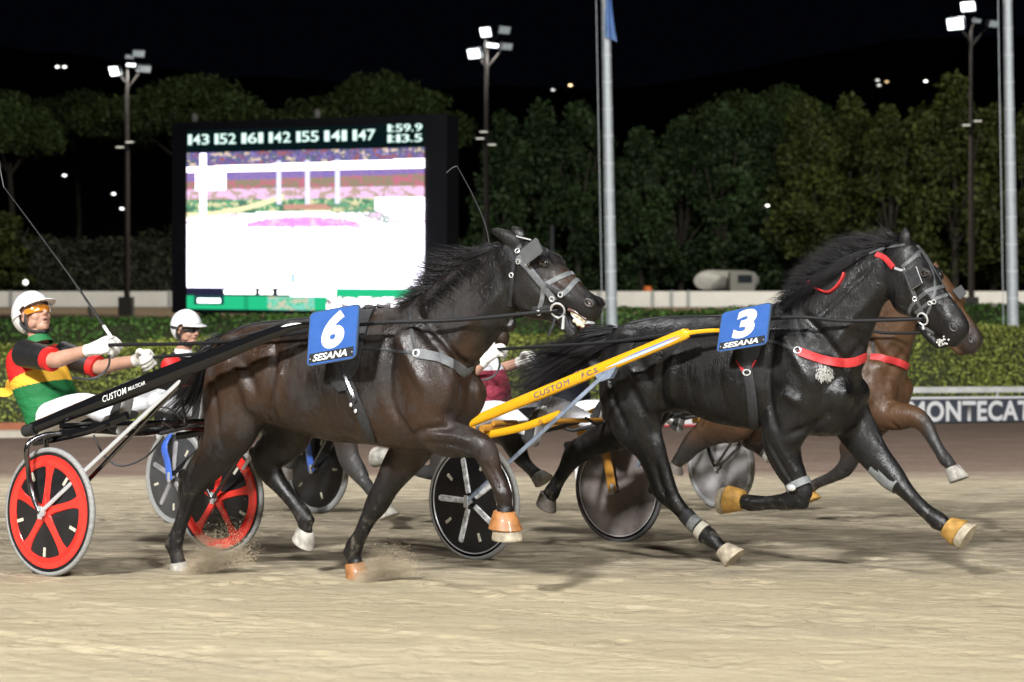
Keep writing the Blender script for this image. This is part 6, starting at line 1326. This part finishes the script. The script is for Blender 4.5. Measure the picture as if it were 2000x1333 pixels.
for i, (px, ptop, w, Y) in enumerate(((985, 218, 120, 150), (1060, 208, 120, 152), (1128, 212, 130, 150), (1180, 270, 110, 155), (1250, 262, 120, 150), (1330, 238, 130, 152), (1410, 212, 130, 150), (1490, 216, 130, 153), (1575, 206, 140, 150), (1660, 200, 140, 152), (1740, 206, 130, 149), (1800, 215, 130, 152), (1865, 158, 190, 147), (1940, 212, 140, 151), (2020, 215, 150, 150), (10, 420, 120, 143))):
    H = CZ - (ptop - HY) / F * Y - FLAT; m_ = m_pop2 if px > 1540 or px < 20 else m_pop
    pos = ['first', 'second', 'third', 'fourth', 'fifth', 'sixth', 'seventh', 'eighth', 'ninth', 'tenth', 'eleventh', 'twelfth'][i] if i < 12 else ''
    lab = {12: 'tallest leafy tree at right, standing behind the right floodlight mast', 13: 'leafy tree behind the tall pale pole at the right edge', 14: 'leafy tree cut by the right edge of the view', 15: 'small round leafy tree cut by the left edge of the view'}.get(i, '%s leafy tree from the screen in the row on the right' % pos)
    tree('leafy_tree', tpx(px, Y), Y, H, w / F * Y * 1.25, 60 + i, lab, row, m_, 9500, .28)
T = thing('hedge', (-30, 146, FLAT), 'tall dark clipped hedge behind the white wall at left', 'hedge'); pts = []; r = random.Random(9)
for k in range(9000): pts.append((r.uniform(-45, -17), 142 + r.uniform(0, .5), FLAT + r.uniform(0, 5.0 + .3 * math.sin(k))))
leaves('foliage', pts, .3, leaf_mat('dark_hedge_leaves', (.03, .035, .022), .5), T, 91)
g = G(); g.box((-31, 143, FLAT + 2.4), (14, 0, 0), (0, .5, 0), (0, 0, 2.4)); part('branches', g, mat('hedge_inside'), T, auto=20)
r = random.Random(2); pts = []
for k in range(15000): x = r.uniform(-70, 70); pts.append((x, 158 + r.uniform(-2, 2), FLAT + r.uniform(0, 5.5 + 2.0 * noise.noise(Vector((x * .12, 3, 0))))))
o = leaves('undergrowth', pts, .5, leaf_mat('undergrowth_leaves', (.022, .028, .013), .6), None, 77); o['kind'] = 'stuff'; o['label'] = 'dark undergrowth under the trees beyond the wall'; o['category'] = 'undergrowth'
g = G(); vs = []; nx, ny = 70, 14
for j in range(ny + 1):
    for i in range(nx + 1):
        x = -700 + 1400 * i / nx; y = 230 + 900 * j / ny; t = j / ny; vs.append((x, y, FLAT - 3 + 150 * smooth1(t) * (.75 + .35 * noise.noise(Vector((x * .004, t * 2, 1)))) + 5 * noise.noise(Vector((x * .02, y * .02, 4)))))
g.add(vs, [(j * (nx + 1) + i, j * (nx + 1) + i + 1, (j + 1) * (nx + 1) + i + 1, (j + 1) * (nx + 1) + i) for j in range(ny) for i in range(nx)]); struct('hills', g, mat('dark_hill', (.02, .022, .014), 1, var=.3, scale=.02), True)
for x, e in ((-48, 17000), (-14, 16000), (18, 21000), (42, 25000)):
    spot('floodlight_lamp', (x, 108, 20), (x * 1.02, 136, 0), e, 120, .6, (1, .96, .86))
